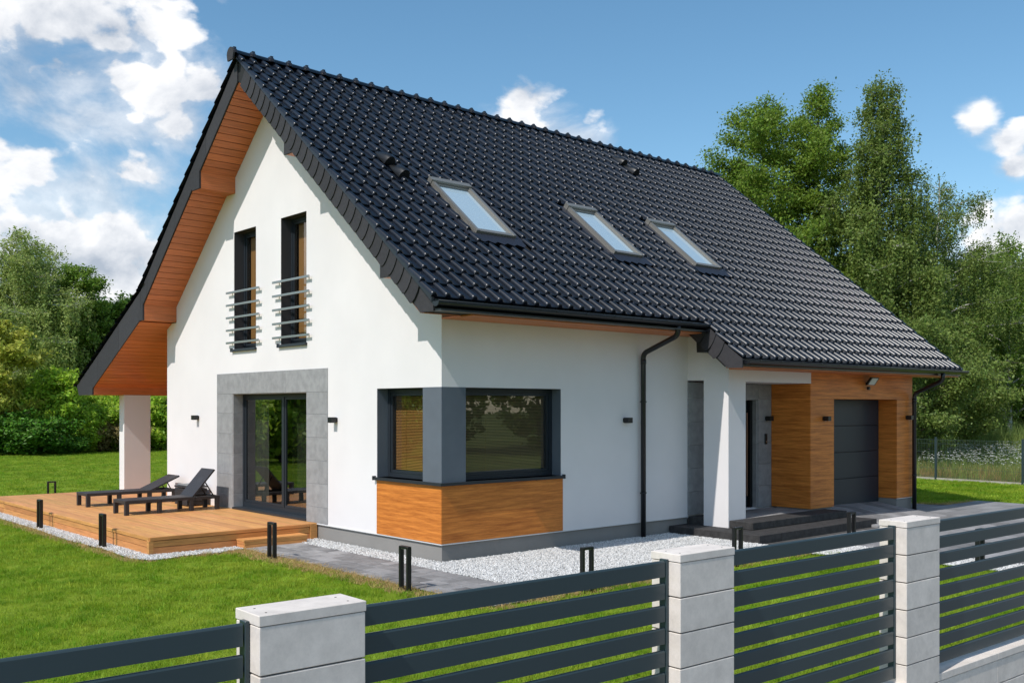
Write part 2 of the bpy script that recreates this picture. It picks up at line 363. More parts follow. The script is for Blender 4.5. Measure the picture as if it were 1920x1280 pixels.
for s in slabs[296:]: fm.box((s[0] + .004, s[2] + .004, -.03 + s[4]), (s[1] - .004, s[3] - .004, .004 + s[4]))
tag(fm.obj('paving_slabs', mat('grey_paving_slab_far', (.245, .238, .238), .8, spec=.3, island=.2, bump=.2, bscale=90), pav), kind='stuff')

# ------------------------------------------------------------------ geometry-node scatter (uncountable stuff only)
def scatter(name, poly_list, z, src, density, smin, smax, seed=0, tilt=.25, align=True, kind='stuff', zfun=None, sub=None):
    """one object: a sheet whose points carry small instances; the sheet itself is not output"""
    mb = MB()
    for poly in poly_list:
        mb.add([(x, y, (zfun(x, y) if zfun else z)) for x, y in poly], [tuple(range(len(poly)))])
    me = bpy.data.meshes.new(name); me.from_pydata(mb.v, [], mb.f); me.update()
    if zfun:
        bm = bmesh.new(); bm.from_mesh(me); bmesh.ops.triangulate(bm, faces=bm.faces); bm.to_mesh(me); bm.free()
    o = link(name, me); o['kind'] = kind
    ng = bpy.data.node_groups.new(name, 'GeometryNodeTree'); ng.interface.new_socket('Geometry', in_out='INPUT', socket_type='NodeSocketGeometry')
    ng.interface.new_socket('Geometry', in_out='OUTPUT', socket_type='NodeSocketGeometry')
    N = ng.nodes.new; L = ng.links.new; gi = N('NodeGroupInput'); go = N('NodeGroupOutput')
    dp = N('GeometryNodeDistributePointsOnFaces'); dp.inputs['Density'].default_value = density; dp.inputs['Seed'].default_value = seed
    ip = N('GeometryNodeInstanceOnPoints'); oi = N('GeometryNodeObjectInfo'); oi.inputs[0].default_value = src; oi.transform_space = 'ORIGINAL'
    rr = N('FunctionNodeRandomValue'); rr.data_type = 'FLOAT_VECTOR'; rr.inputs[0].default_value = (-tilt, -tilt, 0); rr.inputs[1].default_value = (tilt, tilt, 6.283)
    rs = N('FunctionNodeRandomValue'); rs.data_type = 'FLOAT'; rs.inputs[2].default_value = smin; rs.inputs[3].default_value = smax; rs.inputs['Seed'].default_value = 5
    L(gi.outputs[0], dp.inputs[0]); L(dp.outputs[0], ip.inputs['Points']); L(oi.outputs['Geometry'], ip.inputs['Instance'])
    L(rr.outputs[0], ip.inputs['Rotation']); L(rs.outputs[1], ip.inputs['Scale']); L(ip.outputs[0], go.inputs[0])
    md = o.modifiers.new('scatter', 'NODES'); md.node_group = ng
    return o
def source(me):   # never linked to the scene: only the scatter reads it
    return bpy.data.objects.new(me.name + '_source', me)

def tuft(name, m, n, rad, hmin, hmax, wid, lean, seed):
    r = np.random.RandomState(seed); V = []; Fq = []
    for i in range(n):
        a = r.uniform(0, 2 * math.pi); d = rad * math.sqrt(r.uniform()); bx, by = d * math.cos(a), d * math.sin(a)
        h = r.uniform(hmin, hmax); t = r.uniform(0, 2 * math.pi); l = r.uniform(.2, 1) * lean * h; f = r.uniform(0, 2 * math.pi)
        wx, wy = math.cos(f) * wid / 2, math.sin(f) * wid / 2; k = len(V)
        V += [(bx - wx, by - wy, 0), (bx + wx, by + wy, 0), (bx + wx * .8 + math.cos(t) * l * .4, by + wy * .8 + math.sin(t) * l * .4, h * .6),
              (bx - wx * .8 + math.cos(t) * l * .4, by - wy * .8 + math.sin(t) * l * .4, h * .6), (bx + math.cos(t) * l + wx*.1, by + math.sin(t) * l, h), (bx + math.cos(t) * l, by + math.sin(t) * l + wx*.1, h)]
        Fq += [(k, k + 1, k + 2, k + 3), (k + 3, k + 2, k + 4, k + 5)]
    return np_mesh(name, m, np.array(V), np.array(Fq))
def stone_mesh(seed):
    bm = bmesh.new(); bmesh.ops.create_icosphere(bm, subdivisions=1, radius=1); r = random.Random(seed)
    for v in bm.verts: v.co = Vector((v.co.x * 1.15, v.co.y * .9, v.co.z * .7)) * r.uniform(.72, 1.15)
    me = bpy.data.meshes.new('pebble'); bm.to_mesh(me); bm.free(); me.materials.append(M['gravelm']); return me
t1 = source(tuft('grass_tuft', M['grass'], 34, .075, .020, .046, .0042, .9, 1))
t2 = source(tuft('grass_tuft_wide', M['grass'], 40, .16, .025, .050, .009, .9, 2))
t3 = source(tuft('dry_tuft', M['drygrass'], 26, .06, .012, .045, .004, 1.4, 3))
lawn_near = [[(-13, -7.35), (5.2, -7.35), (5.2, -3.15), (4.7, -2.86), (-1.5, -2.86), (-1.5, 3.1), (-2.2, 3.0), (-2.85, 2.94), (-3.1, 2.98), (-3.24, 3.3), (-3.25, 20), (-13, 20)]]
scatter('lawn_grass', lawn_near, G, t1, 105, .75, 1.3, 1)
scatter('lawn_grass', [[(-32, 20), (12, 20), (20, 56), (-32, 56)], [(-3.2, 12.6), (12, 12.6), (12, 20), (-3.2, 20)], [(-40, 5), (-13, 5), (-13, 20), (-40, 20)]], G, t2, 16, .8, 1.4, 2)
scatter('lawn_grass', [[(13.5, -.3), (14.1, -.8), (15.3, -.85), (15.5, -2), (21.2, -2), (21.35, 6), (22.2, 14), (13.5, 14)], [(15.5, -7.6), (21, -7.8), (21.2, -2), (15.5, -2)]], G, t2, 55, .8, 1.3, 3)
scatter('dry_grass', [[(-1.72, -2.8), (-1.44, -2.8), (-1.44, 3.1), (-1.85, 3.1)], [(-3.32, 3.0), (-3.10, 3.1), (-3.10, 12.6), (-3.32, 12.6)], [(-3.2, 2.88), (-1.6, 2.98), (-1.6, 3.12), (-3.2, 3.0)], [(-1.62, -1.4), (-1.40, -1.4), (-1.36, 3.14), (-1.75, 3.10)],
                      [(-1.5, -2.98), (4.8, -2.98), (4.8, -2.82), (-1.5, -2.82)], [(13.45, -.4), (14.0, -.95), (15.2, -1.0), (15.3, -.75), (14.1, -.65), (13.6, -.1)]], G, t3, 210, .8, 1.5, 4)
scatter('gravel_stones', beds, -.006, source(stone_mesh(1)), 3200, .007, .0135, 5, tilt=1.5)
scatter('gravel_stones', beds, .002, source(stone_mesh(2)), 1200, .007, .014, 6, tilt=1.5)
# meadow beyond the mesh fence
m1 = source(tuft('meadow_tuft', M['meadow'], 26, .22, .45, .95, .011, .45, 11)); m2 = source(tuft('meadow_dry_tuft', M['meadowdry'], 20, .25, .12, .42, .009, .9, 12))
def flower():
    mb = MB()
    for i in range(7):
        r = random.Random(i); x, y, h = r.uniform(-.3, .3), r.uniform(-.3, .3), r.uniform(.40, .70)
        mb.add([(x + .028 * math.cos(a * 1.047), y + .028 * math.sin(a * 1.047), h + .008 * (a % 2)) for a in range(6)], [(0, 1, 2, 3, 4, 5)])
    return mb.mesh('daisy_heads', M['daisy'], False)
mz = lambda x, y: gz(x, y) if x > 21.5 else G
scatter('meadow_grass', [[(21.7, -8), (30, -8), (30, 26), (21.9, 26)], [(30, -8), (48, -8), (48, 30), (30, 30)]], 0, m1, 9, .6, 1.2, 7, tilt=.15, zfun=mz)
scatter('meadow_tall_grass', [[(34, -8), (50, -8), (50, 30), (34, 30)]], 0, m1, 10, 1.4, 2.2, 8, tilt=.15, zfun=mz)
scatter('meadow_dry_grass', [[(21.7, -4), (25.5, -4), (24.5, 10), (21.8, 10)]], 0, m2, 12, .5, 1.2, 9, tilt=.2, zfun=mz)
scatter('meadow_daisies', [[(22.6, -4), (31, -4), (31, 14), (22.6, 14)]], 0, source(flower()), 5.5, .8, 1.15, 10, tilt=.1, zfun=mz)

# ------------------------------------------------------------------ house
H = thing('house', 'white two-storey house with steep black tiled roof and wood clad porch and garage', 'house')
YR, SL = 4.92, .825
ALPHA = math.atan(SL); CA, SA = math.cos(ALPHA), math.sin(ALPHA)
zt = lambda y: 8.36 - SL * abs(y - YR)          # tile plane
zs = lambda y: 7.90 - SL * abs(y - YR)          # soffit plane
WF = .25                                          # bottom of the white wall
WL = 9.72                                         # far side wall
def wall_skin(mb, axis, pos, a0, a1, zb, topf, holes, breaks=()):
    """a vertical wall face cut into strips round its openings"""
    xs = sorted(set([a0, a1] + [h[0] for h in holes] + [h[1] for h in holes] + list(breaks))); xs = [x for x in xs if a0 <= x <= a1]
    for p, q in zip(xs[:-1], xs[1:]):
        c = (p + q) / 2; hs = sorted([(h[2], h[3]) for h in holes if h[0] < c < h[1]]); z = zb
        segs = []
        for lo, hi in hs:
            if lo > z + 1e-4: segs.append((z, z, lo, lo))
            z = hi
        segs.append((z, z, topf(p + 1e-5), topf(q - 1e-5)))
        for z0, z1, t0, t1 in segs:
            pt = [(p, z0), (q, z1), (q, t1), (p, t0)]
            mb.add([(pos, u, w) if axis == 0 else (u, pos, w) for u, w in pt], [(0, 1, 2, 3)])
def reveal(mb, axis, p0, p1, h, sides='lrtb'):
    a0, a1, z0, z1 = h
    def q(u, w, p): return (p, u, w) if axis == 0 else (u, p, w)
    for c, pts in dict(l=((a0, z0), (a0, z1)), r=((a1, z0), (a1, z1)), t=((a0, z1), (a1, z1)), b=((a0, z0), (a1, z0))).items():
        if c in sides: mb.add([q(*pts[0], p0), q(*pts[1], p0), q(*pts[1], p1), q(*pts[0], p1)], [(0, 1, 2, 3)])
DOOR = (3.789, 6.576, .28, 2.465); W1 = (5.637, 6.53, 3.315, 5.555); W2 = (3.796, 4.69, 3.315, 5.565); CW = (0, 1.64, 1.125, 2.495); CWR = (0, 2.372, 1.125, 2.495)
gtop = lambda y: min(zs(y) + .03, 7.9) if y < 9.24 else 4.0
gw = MB()
wall_skin(gw, 0, 0, 0, WL, WF, gtop, [DOOR, W1, W2, CW], (YR, 9.24))
wall_skin(gw, 0, .32, .32, WL, 0, gtop, [DOOR, W1, W2, CW], (YR, 9.24))
reveal(gw, 0, 0, .32, DOOR, 'lrt'); reveal(gw, 0, 0, .32, W1); reveal(gw, 0, 0, .32, W2); reveal(gw, 0, 0, .32, CW, 'rtb')
gw.add([(0, 0, WF), (.32, 0, WF), (.32, WL, WF), (0, WL, WF)], [(0, 1, 2, 3)])
gw.obj('wall', M['stucco'], H)
fw_ = MB()
ftop = lambda x: 3.85
wall_skin(fw_, 1, 0, 0, 5.55, WF, ftop, [CWR]); wall_skin(fw_, 1, .32, .32, 12.15, 0, ftop, [CWR, (6.5, 7.70, .27, 2.345), (8.97, 11.47, .2, 2.37)])
reveal(fw_, 1, 0, .32, CWR, 'rtb'); fw_.add([(0, 0, WF), (5.55, 0, WF), (5.55, .32, WF), (0, .32, WF)], [(0, 1, 2, 3)])
fw_.obj('wall', M['stucco'], H)
bw = MB(); bw.box((.012, WL - .3, WF), (12.15, WL, 4.0))
wall_skin(bw, 0, 12.15, -.87, WL, WF, lambda y: zs(y) + .03 if y < 9.24 else 4.0, [], (YR, 9.24)); wall_skin(bw, 0, 11.9, .32, WL - .3, 0, lambda y: zs(y), [], (YR, 9.24))
bw.obj('wall', M['stucco'], H)
# thin white drip edge under the render, then the plinth set back
boxo('base_trim', M['white'], H, (-.012, -.012, WF - .012), (5.55, 0, WF + .002)); boxo('base_trim', M['white'], H, (-.012, 0.0, WF - .012), (0, 3.60, WF + .002))
pl = MB(); pl.box((.02, .02, -.12), (5.56, .3, WF - .012)).box((.02, .3, -.12), (.3, 9.70, WF - .012)).box((.3, 9.4, -.12), (12.1, 9.70, WF - .0)).box((11.9, .3, -.12), (12.1, 9.4, WF)); pl.obj('plinth', M['plinth'], H)
# interior
inn = MB(); inn.box((.33, .33, .18), (11.88, 9.40, .26)).box((.33, .33, 2.72), (11.88, 9.4, 2.9)).box((.33, 9.36, .26), (11.88, 9.40, 2.72)).box((3.2, .33, .26), (3.3, 2.4, 2.72)).box((4.6, 2.5, .26), (4.7, 9.36, 2.72)).box((.33, 2.45, .26), (2.2, 2.5, 2.72))
inn.obj('interior', M['room'], H)
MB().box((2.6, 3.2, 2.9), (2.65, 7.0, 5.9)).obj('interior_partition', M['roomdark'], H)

# wing: slotted side wall, column, beam, garage box
YF, XW = -.89, 5.55
wg = MB()
wtop = lambda y: zs(y) + .04 if y > -1.2 else 2.9
wall_skin(wg, 0, XW, YF, 0.0, .12, wtop, [(-.36, 0.0, .12, 2.685)], (-.36,)); 
wg.add([(XW, -.36, 2.685), (XW + .5, -.36, 2.685), (XW + .5, 0, 2.685), (XW, 0, 2.685)], [(0, 1, 2, 3)])
wg.add([(XW, -.36, .12), (XW + .5, -.36, .12), (XW + .5, -.36, 2.685), (XW, -.36, 2.685)], [(0, 1, 2, 3)])
wg.add([(XW + .5, YF, .12), (XW + .5, -.36, .12), (XW + .5, -.36, 2.685), (XW + .5, YF, 2.66)], [(0, 1, 2, 3)])
wg.add([(XW, YF, .12), (XW + .5, YF, .12), (XW + .5, YF, 2.90), (XW, YF, 2.90)], [(0, 1, 2, 3)])
wg.obj('porch_column', M['stucco'], H)
boxo('porch_beam', M['stucco'], H, (XW + .5, YF, 2.66), (8.15, -.05, 2.90))
# porch back wall of grey stone panels, laid as pieces round the recessed door
for (xa, xb) in ((5.56, 6.50), (7.70, 8.147)):
    z = .27
    for k, hz in enumerate((.42, .42, .42, .42, .42, .29)):
        piece('stone_panel', M['stone'], H, (xa, -.02, z), (xb, .03, z + hz), .002, .002); z += hz
piece('stone_panel', M['stone'], H, (6.50, -.02, 2.345), (7.70, .03, 2.655), .002, .002)
boxo('porch_backing', M['stucco'], H, (5.56, .03, .2), (8.3, .31, .27))
for k in range(5): piece('stone_panel', M['stone'], H, (7.66, .0, .27 + k * .415), (7.70, .2, .27 + (k + 1) * .415), .001, .001)
ed = boxo('entrance_door', M['anth'], H, (6.52, .16, .27), (7.66, .22, 2.34)); boxo('door_handle', M['steel'], ed, (7.45, .08, .5), (7.49, .11, 2.1)); boxo('door_frame', M['black'], ed, (7.58, .09, .27), (7.66, .16, 2.34))
# wood cladding sheets
def clad(name, a, b): return piece(name, M['clad'], H, a, b, .002, .0012)
cl = [((8.15, YF, .27), (8.97, YF + .02, .62)), ((8.15, YF, .62), (8.97, YF + .02, 2.37)), ((8.15, YF, 2.37), (12.15, YF + .02, 2.90)),
      ((11.47, YF, .27), (12.15, YF + .02, .62)), ((11.47, YF, .62), (12.15, YF + .02, 2.37)),
      ((8.13, YF + .0, .27), (8.15, -.02, .62)), ((8.13, YF, .62), (8.15, -.02, 2.66)),
      ((11.47, YF + .02, .27), (11.49, -.47, 2.37)), ((8.95, YF + .02, .27), (8.97, -.47, 2.37)), ((8.97, YF + .02, 2.37), (11.47, -.47, 2.39)), ((12.15, YF + .02, .27), (12.17, 0.3, 2.95))]
for a, b in cl: clad('cladding_panel', a, b)
gbk = MB(); gbk.box((8.16, -.86, .1), (8.94, -.1, 2.6)).box((11.5, -.86, .0), (12.14, -.1, 2.6)).box((8.2, -.86, 2.4), (12.1, .3, 2.85)); gbk.obj('garage_wall_core', M['plinth'], H)
boxo('plinth', M['plinth'], H, (11.48, YF + .015, -.1), (12.14, 0.3, .262)); boxo('base_trim', M['white'], H, (11.46, YF - .008, .262), (12.16, YF + .01, .274))
gd = thing('x', 'x', 'x'); bpy.data.objects.remove(gd)
gdr = boxo('garage_door', M['black'], H, (8.97, -.46, .17), (11.47, -.40, 2.40))
z = .2
for k in range(4): piece('door_section', M['garage'], gdr, (8.99, -.49, z), (11.45, -.46, z + .54), .006, .003); z += .543
# corner window surround: pier, sill and wood apron
pr = MB().box((-.003, -.003, 1.125), (.44, .447, 2.497)); pr.obj('corner_pier', M['anthwall'], H)
rv = MB()
for h, sd_ in (((.447, 1.638, 1.127, 2.493), 'rtb'),): reveal(rv, 0, .0005, .30, h, sd_)
reveal(rv, 1, .0005, .30, (.44, 2.370, 1.127, 2.493), 'rtb'); rv.obj('window_reveal', M['anthwall'], H)
rv = MB()
for w in (W1, W2): reveal(rv, 0, .0005, .3, (w[0] + .003, w[1] - .003, w[2] + .003, w[3] - .003))
rv.obj('window_reveal', M['revealdark'], H)
clad('cladding_panel', (-.012, 0, WF + .004), (.0, 1.64, 1.083)); clad('cladding_panel', (-.012, -.012, WF + .004), (2.41, .0, 1.083))
sl = MB(); sl.prism([(-.055, 1.67), (-.055, -.055), (2.40, -.055), (2.40, .2), (.2, .2), (.2, 1.67)], 2, 1.085, 1.127); sl.obj('window_sill', M['anth'], H)
for (y, x) in ((1.67, -.055), ): boxo('sill_end', M['anth'], H, (-.06, 1.67, 1.08), (0.0, 1.69, 1.145))
boxo('sill_end', M['anth'], H, (2.40, -.06, 1.08), (2.42, 0, 1.145))

def window(axis, d, h, frame=.065, blind=None, sill=False, mullions=(), glass='glass', bottom=.065, fm='anth'):
    """window in a wall at depth d: frame > pane, blind"""
    a0, a1, z0, z1 = h
    def P(u, w, p): return (p, u, w) if axis == 0 else (u, p, w)
    fr = MB()
    for (ua, ub, wa, wb) in ((a0, a1, z1 - frame, z1), (a0, a1, z0, z0 + bottom), (a0, a0 + frame, z0 + bottom, z1 - frame), (a1 - frame, a1, z0 + bottom, z1 - frame)):
        fr.box(P(ua, wa, d), P(ub, wb, d + .07))
    cuts = [a0 + frame] + [m for mm in mullions for m in (mm - .03, mm + .03)] + [a1 - frame]
    for mm in mullions: fr.box(P(mm - .03, z0 + bottom, d), P(mm + .03, z1 - frame, d + .07))
    o = fr.obj('window', M[fm], H)
    for k in range(0, len(cuts), 2):
        ua, ub = cuts[k], cuts[k + 1]; s = .045
        sa = MB()
        for (p, q, r, t) in ((ua + .003, ub - .003, z1 - frame - s, z1 - frame - .003), (ua + .003, ub - .003, z0 + bottom + .003, z0 + bottom + s), (ua + .003, ua + s, z0 + bottom + s, z1 - frame - s), (ub - s, ub - .003, z0 + bottom + s, z1 - frame - s)):
            sa.box(P(p, r, d + .012), P(q, t, d + .06))
        sa.obj('sash', M[fm], o)
        pn = MB(); pts = [(ua + s, z0 + bottom + s), (ub - s, z0 + bottom + s), (ub - s, z1 - frame - s), (ua + s, z1 - frame - s)]
        pn.add([P(u, w, d + .030) for u, w in pts], [(0, 1, 2, 3)]); pn.obj('pane', M[glass], o)
        if blind:
            bl = MB(); z = z0 + bottom + s + .01
            while z < z1 - frame - s:
                bl.add([P(ua + s, z, d + .075), P(ub - s, z, d + .075), P(ub - s, z + .016, d + .090), P(ua + s, z + .016, d + .090)], [(0, 1, 2, 3)]); z += .0235
            for t in (.3, .7):
                u = ua + (ub - ua) * t; bl.box(P(u - .002, z0 + bottom + s, d + .07), P(u + .002, z1 - frame - s, d + .074))
            tag(bl.obj('blind', M[blind], o), kind='stuff')
    return o
window(0, .20, (.447, 1.638, 1.127, 2.493), blind='blindwood'); window(1, .20, (.44, 2.370, 1.127, 2.493), blind='blinddark')
dw = window(0, .20, (3.789, 6.576, .30, 2.463), frame=.07, mullions=(4.98,), glass='glassdoor', bottom=.09)
boxo('door_threshold', M['anth'], H, (-.02, 3.789, .262), (.25, 6.576, .30))
for w in (W1, W2):
    o = window(0, .20, (w[0] + .003, w[1] - .003, w[2] + .003, w[3] - .003), frame=.05)
    cu = MB(); y = w[0] + .1; k = 0
    while y < w[1] - .12: cu.add([(.285 + .015 * (k % 2), y, w[2] + .05), (.285 + .015 * ((k + 1) % 2), y + .03, w[2] + .05), (.285 + .015 * ((k + 1) % 2), y + .03, w[3] - .05), (.285 + .015 * (k % 2), y, w[3] - .05)], [(0, 1, 2, 3)]); y += .03; k += 1
    cu.obj('amber_curtain', M['blindwood'], o)
    s_ = boxo('window_sill', M['anth'], H, (-.05, w[0] - .03, w[2] - .045), (.2, w[1] + .05, w[2] + .002), .003); boxo('sill_end', M['anth'], s_, (-.055, w[1] + .05, w[2] - .05), (.0, w[1] + .065, w[2] + .02))
# curtains behind the sliding door
def wavy(mb, y0, y1, x, amp, step, z0, z1):
    y = y0
    pts = []
    while y <= y1: pts.append((x + amp * math.sin(y * 42) + amp * .5 * math.sin(y * 17), y)); y += step
    v = [(p[0], p[1], z0) for p in pts] + [(p[0], p[1], z1) for p in pts]; n = len(pts)
    mb.add(v, [(i, i + 1, i + 1 + n, i + n) for i in range(n - 1)], True)
c1 = MB(); wavy(c1, 5.92, 6.50, .42, .02, .012, .3, 2.42); c1.obj('curtain', M['curtain'], dw)
c2 = MB(); wavy(c2, 3.88, 5.1, .46, .018, .012, .3, 2.42); c2.obj('curtain', M['sheer'], dw)
# stone surround of the sliding door
st = []
rows = [(.262, .53), (.53, .92), (.92, 1.31), (1.31, 1.70), (1.70, 2.09), (2.09, 2.465)]
for (z0, z1) in rows:
    piece('stone_panel', M['stone'], H, (-.012, 3.09, z0), (.0, 3.785, z1), .002, .0018); piece('stone_panel', M['stone'], H, (-.012, 6.58, z0), (.0, 7.262, z1), .002, .0018)
    piece('stone_panel', M['stone'], H, (-.002, 6.566, z0), (.20, 6.578, z1), .002, .0018); piece('stone_panel', M['stone'], H, (-.002, 3.785, z0), (.20, 3.797, z1), .002, .0018)
for (ya, yb) in ((3.09, 4.5), (4.5, 5.9), (5.9, 7.262)): piece('stone_panel', M['stone'], H, (-.012, ya, 2.465), (.0, yb, 2.86), .002, .0018)
piece('stone_panel', M['stone'], H, (-.002, 3.80, 2.453), (.20, 6.566, 2.467), .002, .0015)
# french balcony rails
for (ya, yb, z0, z1) in ((5.40, 6.74, 3.44, 4.40), (3.60, 4.89, 3.44, 4.43)):
    for k in range(5):
        z = z0 + (z1 - z0) * k / 4; rl = boxo('balcony_rail', M['steel'], H, (-.072, ya, z - .02), (-.052, yb, z + .02), .002)
        for yy in (ya + .09, yb - .16): boxo('rail_bracket', M['steel'], rl, (-.052, yy, z - .012), (0.0, yy + .03, z + .012))
# wall lamps
def wall_lamp(at, d):
    """d: outward direction 'x' (gable side) or 'y' (front side)"""
    x, y, z = at
    if d == 'x':
        o = boxo('wall_lamp', M['black'], H, (x - .012, y - .05, z - .035), (x, y + .05, z + .035)); boxo('lamp_head', M['black'], o, (x - .13, y - .055, z - .045), (x - .02, y + .055, z + .045), .004)
        boxo('lamp_lens', M['led'], o, (x - .11, y - .035, z - .048), (x - .04, y + .035, z - .044))
    else:
        o = boxo('wall_lamp', M['black'], H, (x - .05, y - .012, z - .035), (x + .05, y, z + .035)); boxo('lamp_head', M['black'], o, (x - .055, y - .13, z - .045), (x + .055, y - .02, z + .045), .004)
        boxo('lamp_lens', M['led'], o, (x - .035, y - .11, z - .048), (x + .035, y - .04, z - .044))
wall_lamp((0, 8.15, 2.0), 'x'); wall_lamp((0, 2.84, 2.0), 'x'); wall_lamp((3.88, 0, 1.99), 'y'); wall_lamp((8.60, YF, 1.99), 'y'); wall_lamp((11.90, YF, 1.99), 'y'); wall_lamp((7.97, -.02, 1.99), 'y')
db = boxo('doorbell', M['black'], H, (7.90, -.045, 1.49), (7.965, -.02, 1.69), .004); boxo('bell_button', M['steel'], db, (7.918, -.05, 1.52), (7.948, -.045, 1.55))
fl = MB(); fl.prism([(YF - .10, 2.66), (YF - .20, 2.80), (YF - .17, 2.82), (YF - .07, 2.69)], 0, 10.05, 10.36); flo = fl.obj('floodlight', M['black'], H)
pn = MB(); pn.prism([(YF - .106, 2.668), (YF - .198, 2.797), (YF - .202, 2.794), (YF - .110, 2.665)], 0, 10.09, 10.32); pn.obj('flood_lens', M['led'], flo)
boxo('bracket', M['black'], flo, (10.17, YF - .1, 2.66), (10.24, YF, 2.72)); boxo('sensor', M['black'], flo, (10.15, YF - .09, 2.56), (10.21, YF - .03, 2.63), .01)

# ------------------------------------------------------------------ roof
XL, XR = -.70, 13.06
XWV = 5.05
rs = MB()
rs.prism([(YR, 8.30), (-.74, 8.30 - SL * (YR + .74)), (-.74, 3.49), (-.43, 3.49), (YR, 7.91)], 0, XL, XWV)
rs.prism([(YR, 8.30), (-1.50, 8.30 - SL * (YR + 1.50)), (-1.50, 2.885), (-1.18, 2.885), (YR, 7.91)], 0, XWV, XR)
rs.prism([(YR, 8.30), (9.35, 4.645), (13.32, 2.72), (13.18, 2.52), (12.25, 2.52), (12.25, 2.69), (9.46, 4.03), (9.30, 4.29), (YR, 7.91)], 0, XL, XR)
roof = rs.obj('roof', M['underlay'], H)
# soffits of the right overhangs
def soff(a, b): return piece('soffit_board', M['soffit'], roof, a, b, .002, .001)
for k in range(5):
    y0 = -.73 + k * .148; soff((-.05 if k < 0 else 0.0, y0, 3.462), (XWV, y0 + .148, 3.488))
for k in range(4): soff((XWV + .02 if k < 2 else XW, -1.49 + k * .15, 2.862), (XR - .02, -1.34 + k * .15, 2.884))
# sloped soffit boards under the gable overhang
def slope_board(y0, z0, y1, z1, x0=XL + .01, x1=-.0, name='soffit_board', m='soffit', t=.012, gap=.0055):
    d = Vector((y1 - y0, z1 - z0)).normalized(); n = Vector((d.y, -d.x)); n = n if n.y < 0 else -n
    a = Vector((y0, z0)) + d * gap; b = Vector((y1, z1)) - d * gap
    cy, cz = (a + b) / 2; hl = (b - a).length / 2
    k = (name, m, round(hl, 3), round(x1 - x0, 3), t)
    if k not in _cache: _cache[k] = MB().box((-(x1 - x0) / 2, -hl, -t), ((x1 - x0) / 2, hl, 0), .002).mesh(name, M[m])
    o = link(name, _cache[k], roof, ((x0 + x1) / 2, cy, cz), (math.atan2(d.y, d.x) if d.x > 0 else math.atan2(-d.y, -d.x), 0, 0)); return o
def slope_run(y0, z0, y1, z1, w=.16, **kw):
    L_ = math.hypot(y1 - y0, z1 - z0); n = max(1, round(L_ / w))
    for i in range(n):
        a, b = i / n, (i + 1) / n; slope_board(y0 + (y1 - y0) * a, z0 + (z1 - z0) * a, y0 + (y1 - y0) * b, z0 + (z1 - z0) * b, **kw)
slope_run(YR + .02, 7.885, 6.49, zs(6.49) - .0)
slope_run(6.77, zs(6.77), 9.24, zs(9.24))
slope_run(9.48, 4.005, 12.25, 2.68, x1=3.2)
slope_run(YR - .02, 7.885, 3.25, zs(3.25)); slope_run(2.97, zs(2.97), .48, zs(.48)); slope_run(.2, zs(.2), -.44, zs(-.44))
# boxed purlins (stepped boxes under the overhang)
def pbox(y0, zt0, zb, y1, x1=0.0, end='slate', x0=XL + .01, nb=1):
    o = MB().prism([(y0, zt0 + .02), (y0, zb + .012), (y1, zb + .012), (y1, zs(y1) + .03 if abs(y1 - YR) < 4.4 else zb + .1)], 0, x0, x1).obj('purlin_box', M['soffit'], roof)
    lo, hi = min(y0, y1), max(y0, y1)
    piece('soffit_board', M['soffit'], roof, (x0, lo, zb), (x1, hi, zb + .012), .002, .0)
    s = -1 if y0 < y1 else 1; h = (zt0 - zb)
    piece('soffit_board', M['soffit'], roof, (x0, y0 + s * .012 if s < 0 else y0, zb), (x1, y0 if s < 0 else y0 + .012, zb + h * .5), .002, .001)
    piece('soffit_board', M['soffit'], roof, (x0, y0 + s * .012 if s < 0 else y0, zb + h * .5), (x1, y0 if s < 0 else y0 + .012, zb + h), .002, .001)
    MB().prism([(y0 + s * .012, zt0 + .06), (y0 + s * .012, zb - .003), (y1, zb - .003), (y1, zb + .12)], 0, XL - .025, x0).obj('end_cladding', M[end], roof)
pbox(6.49, zs(6.49), 6.297, 6.80); pbox(9.24, zs(9.24), 4.016, 9.50); pbox(3.241, zs(3.241), 6.30, 2.95); pbox(.472, zs(.472), 4.033, .19)
# terrace beam box (bottom of the lower roof)
for k in range(6): piece('soffit_board', M['soffit'], roof, (XL + .01, 12.25 + k * .15, 2.495), (3.2, 12.4 + k * .15, 2.515), .002, .001)
for k in range(2): piece('soffit_board', M['soffit'], roof, (XL + .01, 12.235, 2.50 + k * .1), (3.2, 12.25, 2.60 + k * .1), .002, .001)
MB().prism([(12.24, 2.70), (12.24, 2.492), (12.54, 2.492)], 0, XL - .025, XL + .005).obj('end_cladding', M['slate'], roof)
boxo('terrace_column', M['stucco'], H, (0.0, 12.23, .2), (.62, 12.54, 2.495))
# left verge boards (smooth dark cladding)
def verge(y0, z0, y1, z1, hh, name='verge_board'):
    MB().prism([(y0, z0), (y1, z1), (y1, z1 + hh), (y0, z0 + hh)], 0, XL - .022, XL - .001).obj(name, M['slate'], roof)
yy = [4.92, 6.2, 7.6, 9.0, 9.36]
for a, b in zip(yy[:-1], yy[1:]): verge(a + .003, zs(a) - .012, b - .003, zs(b) - .012, .385)
zl = lambda y: zt(9.36) - .485 * (y - 9.36)
for a, b in ((9.365, 10.6), (10.6, 11.9)): MB().prism([(a + .003, zl(a) - .66), (b - .003, zl(b) - .66), (b - .003, zl(b) - .08), (a + .003, zl(a) - .08)], 0, XL - .022, XL - .001).obj('verge_board', M['slate'], roof)
MB().prism([(11.903, zl(11.9) - .66), (12.54, 2.495), (13.17, 2.495), (13.30, 2.70), (13.30, zl(13.3) - .06), (11.903, zl(11.9) - .08)], 0, XL - .022, XL - .001).obj('verge_board', M['slate'], roof)
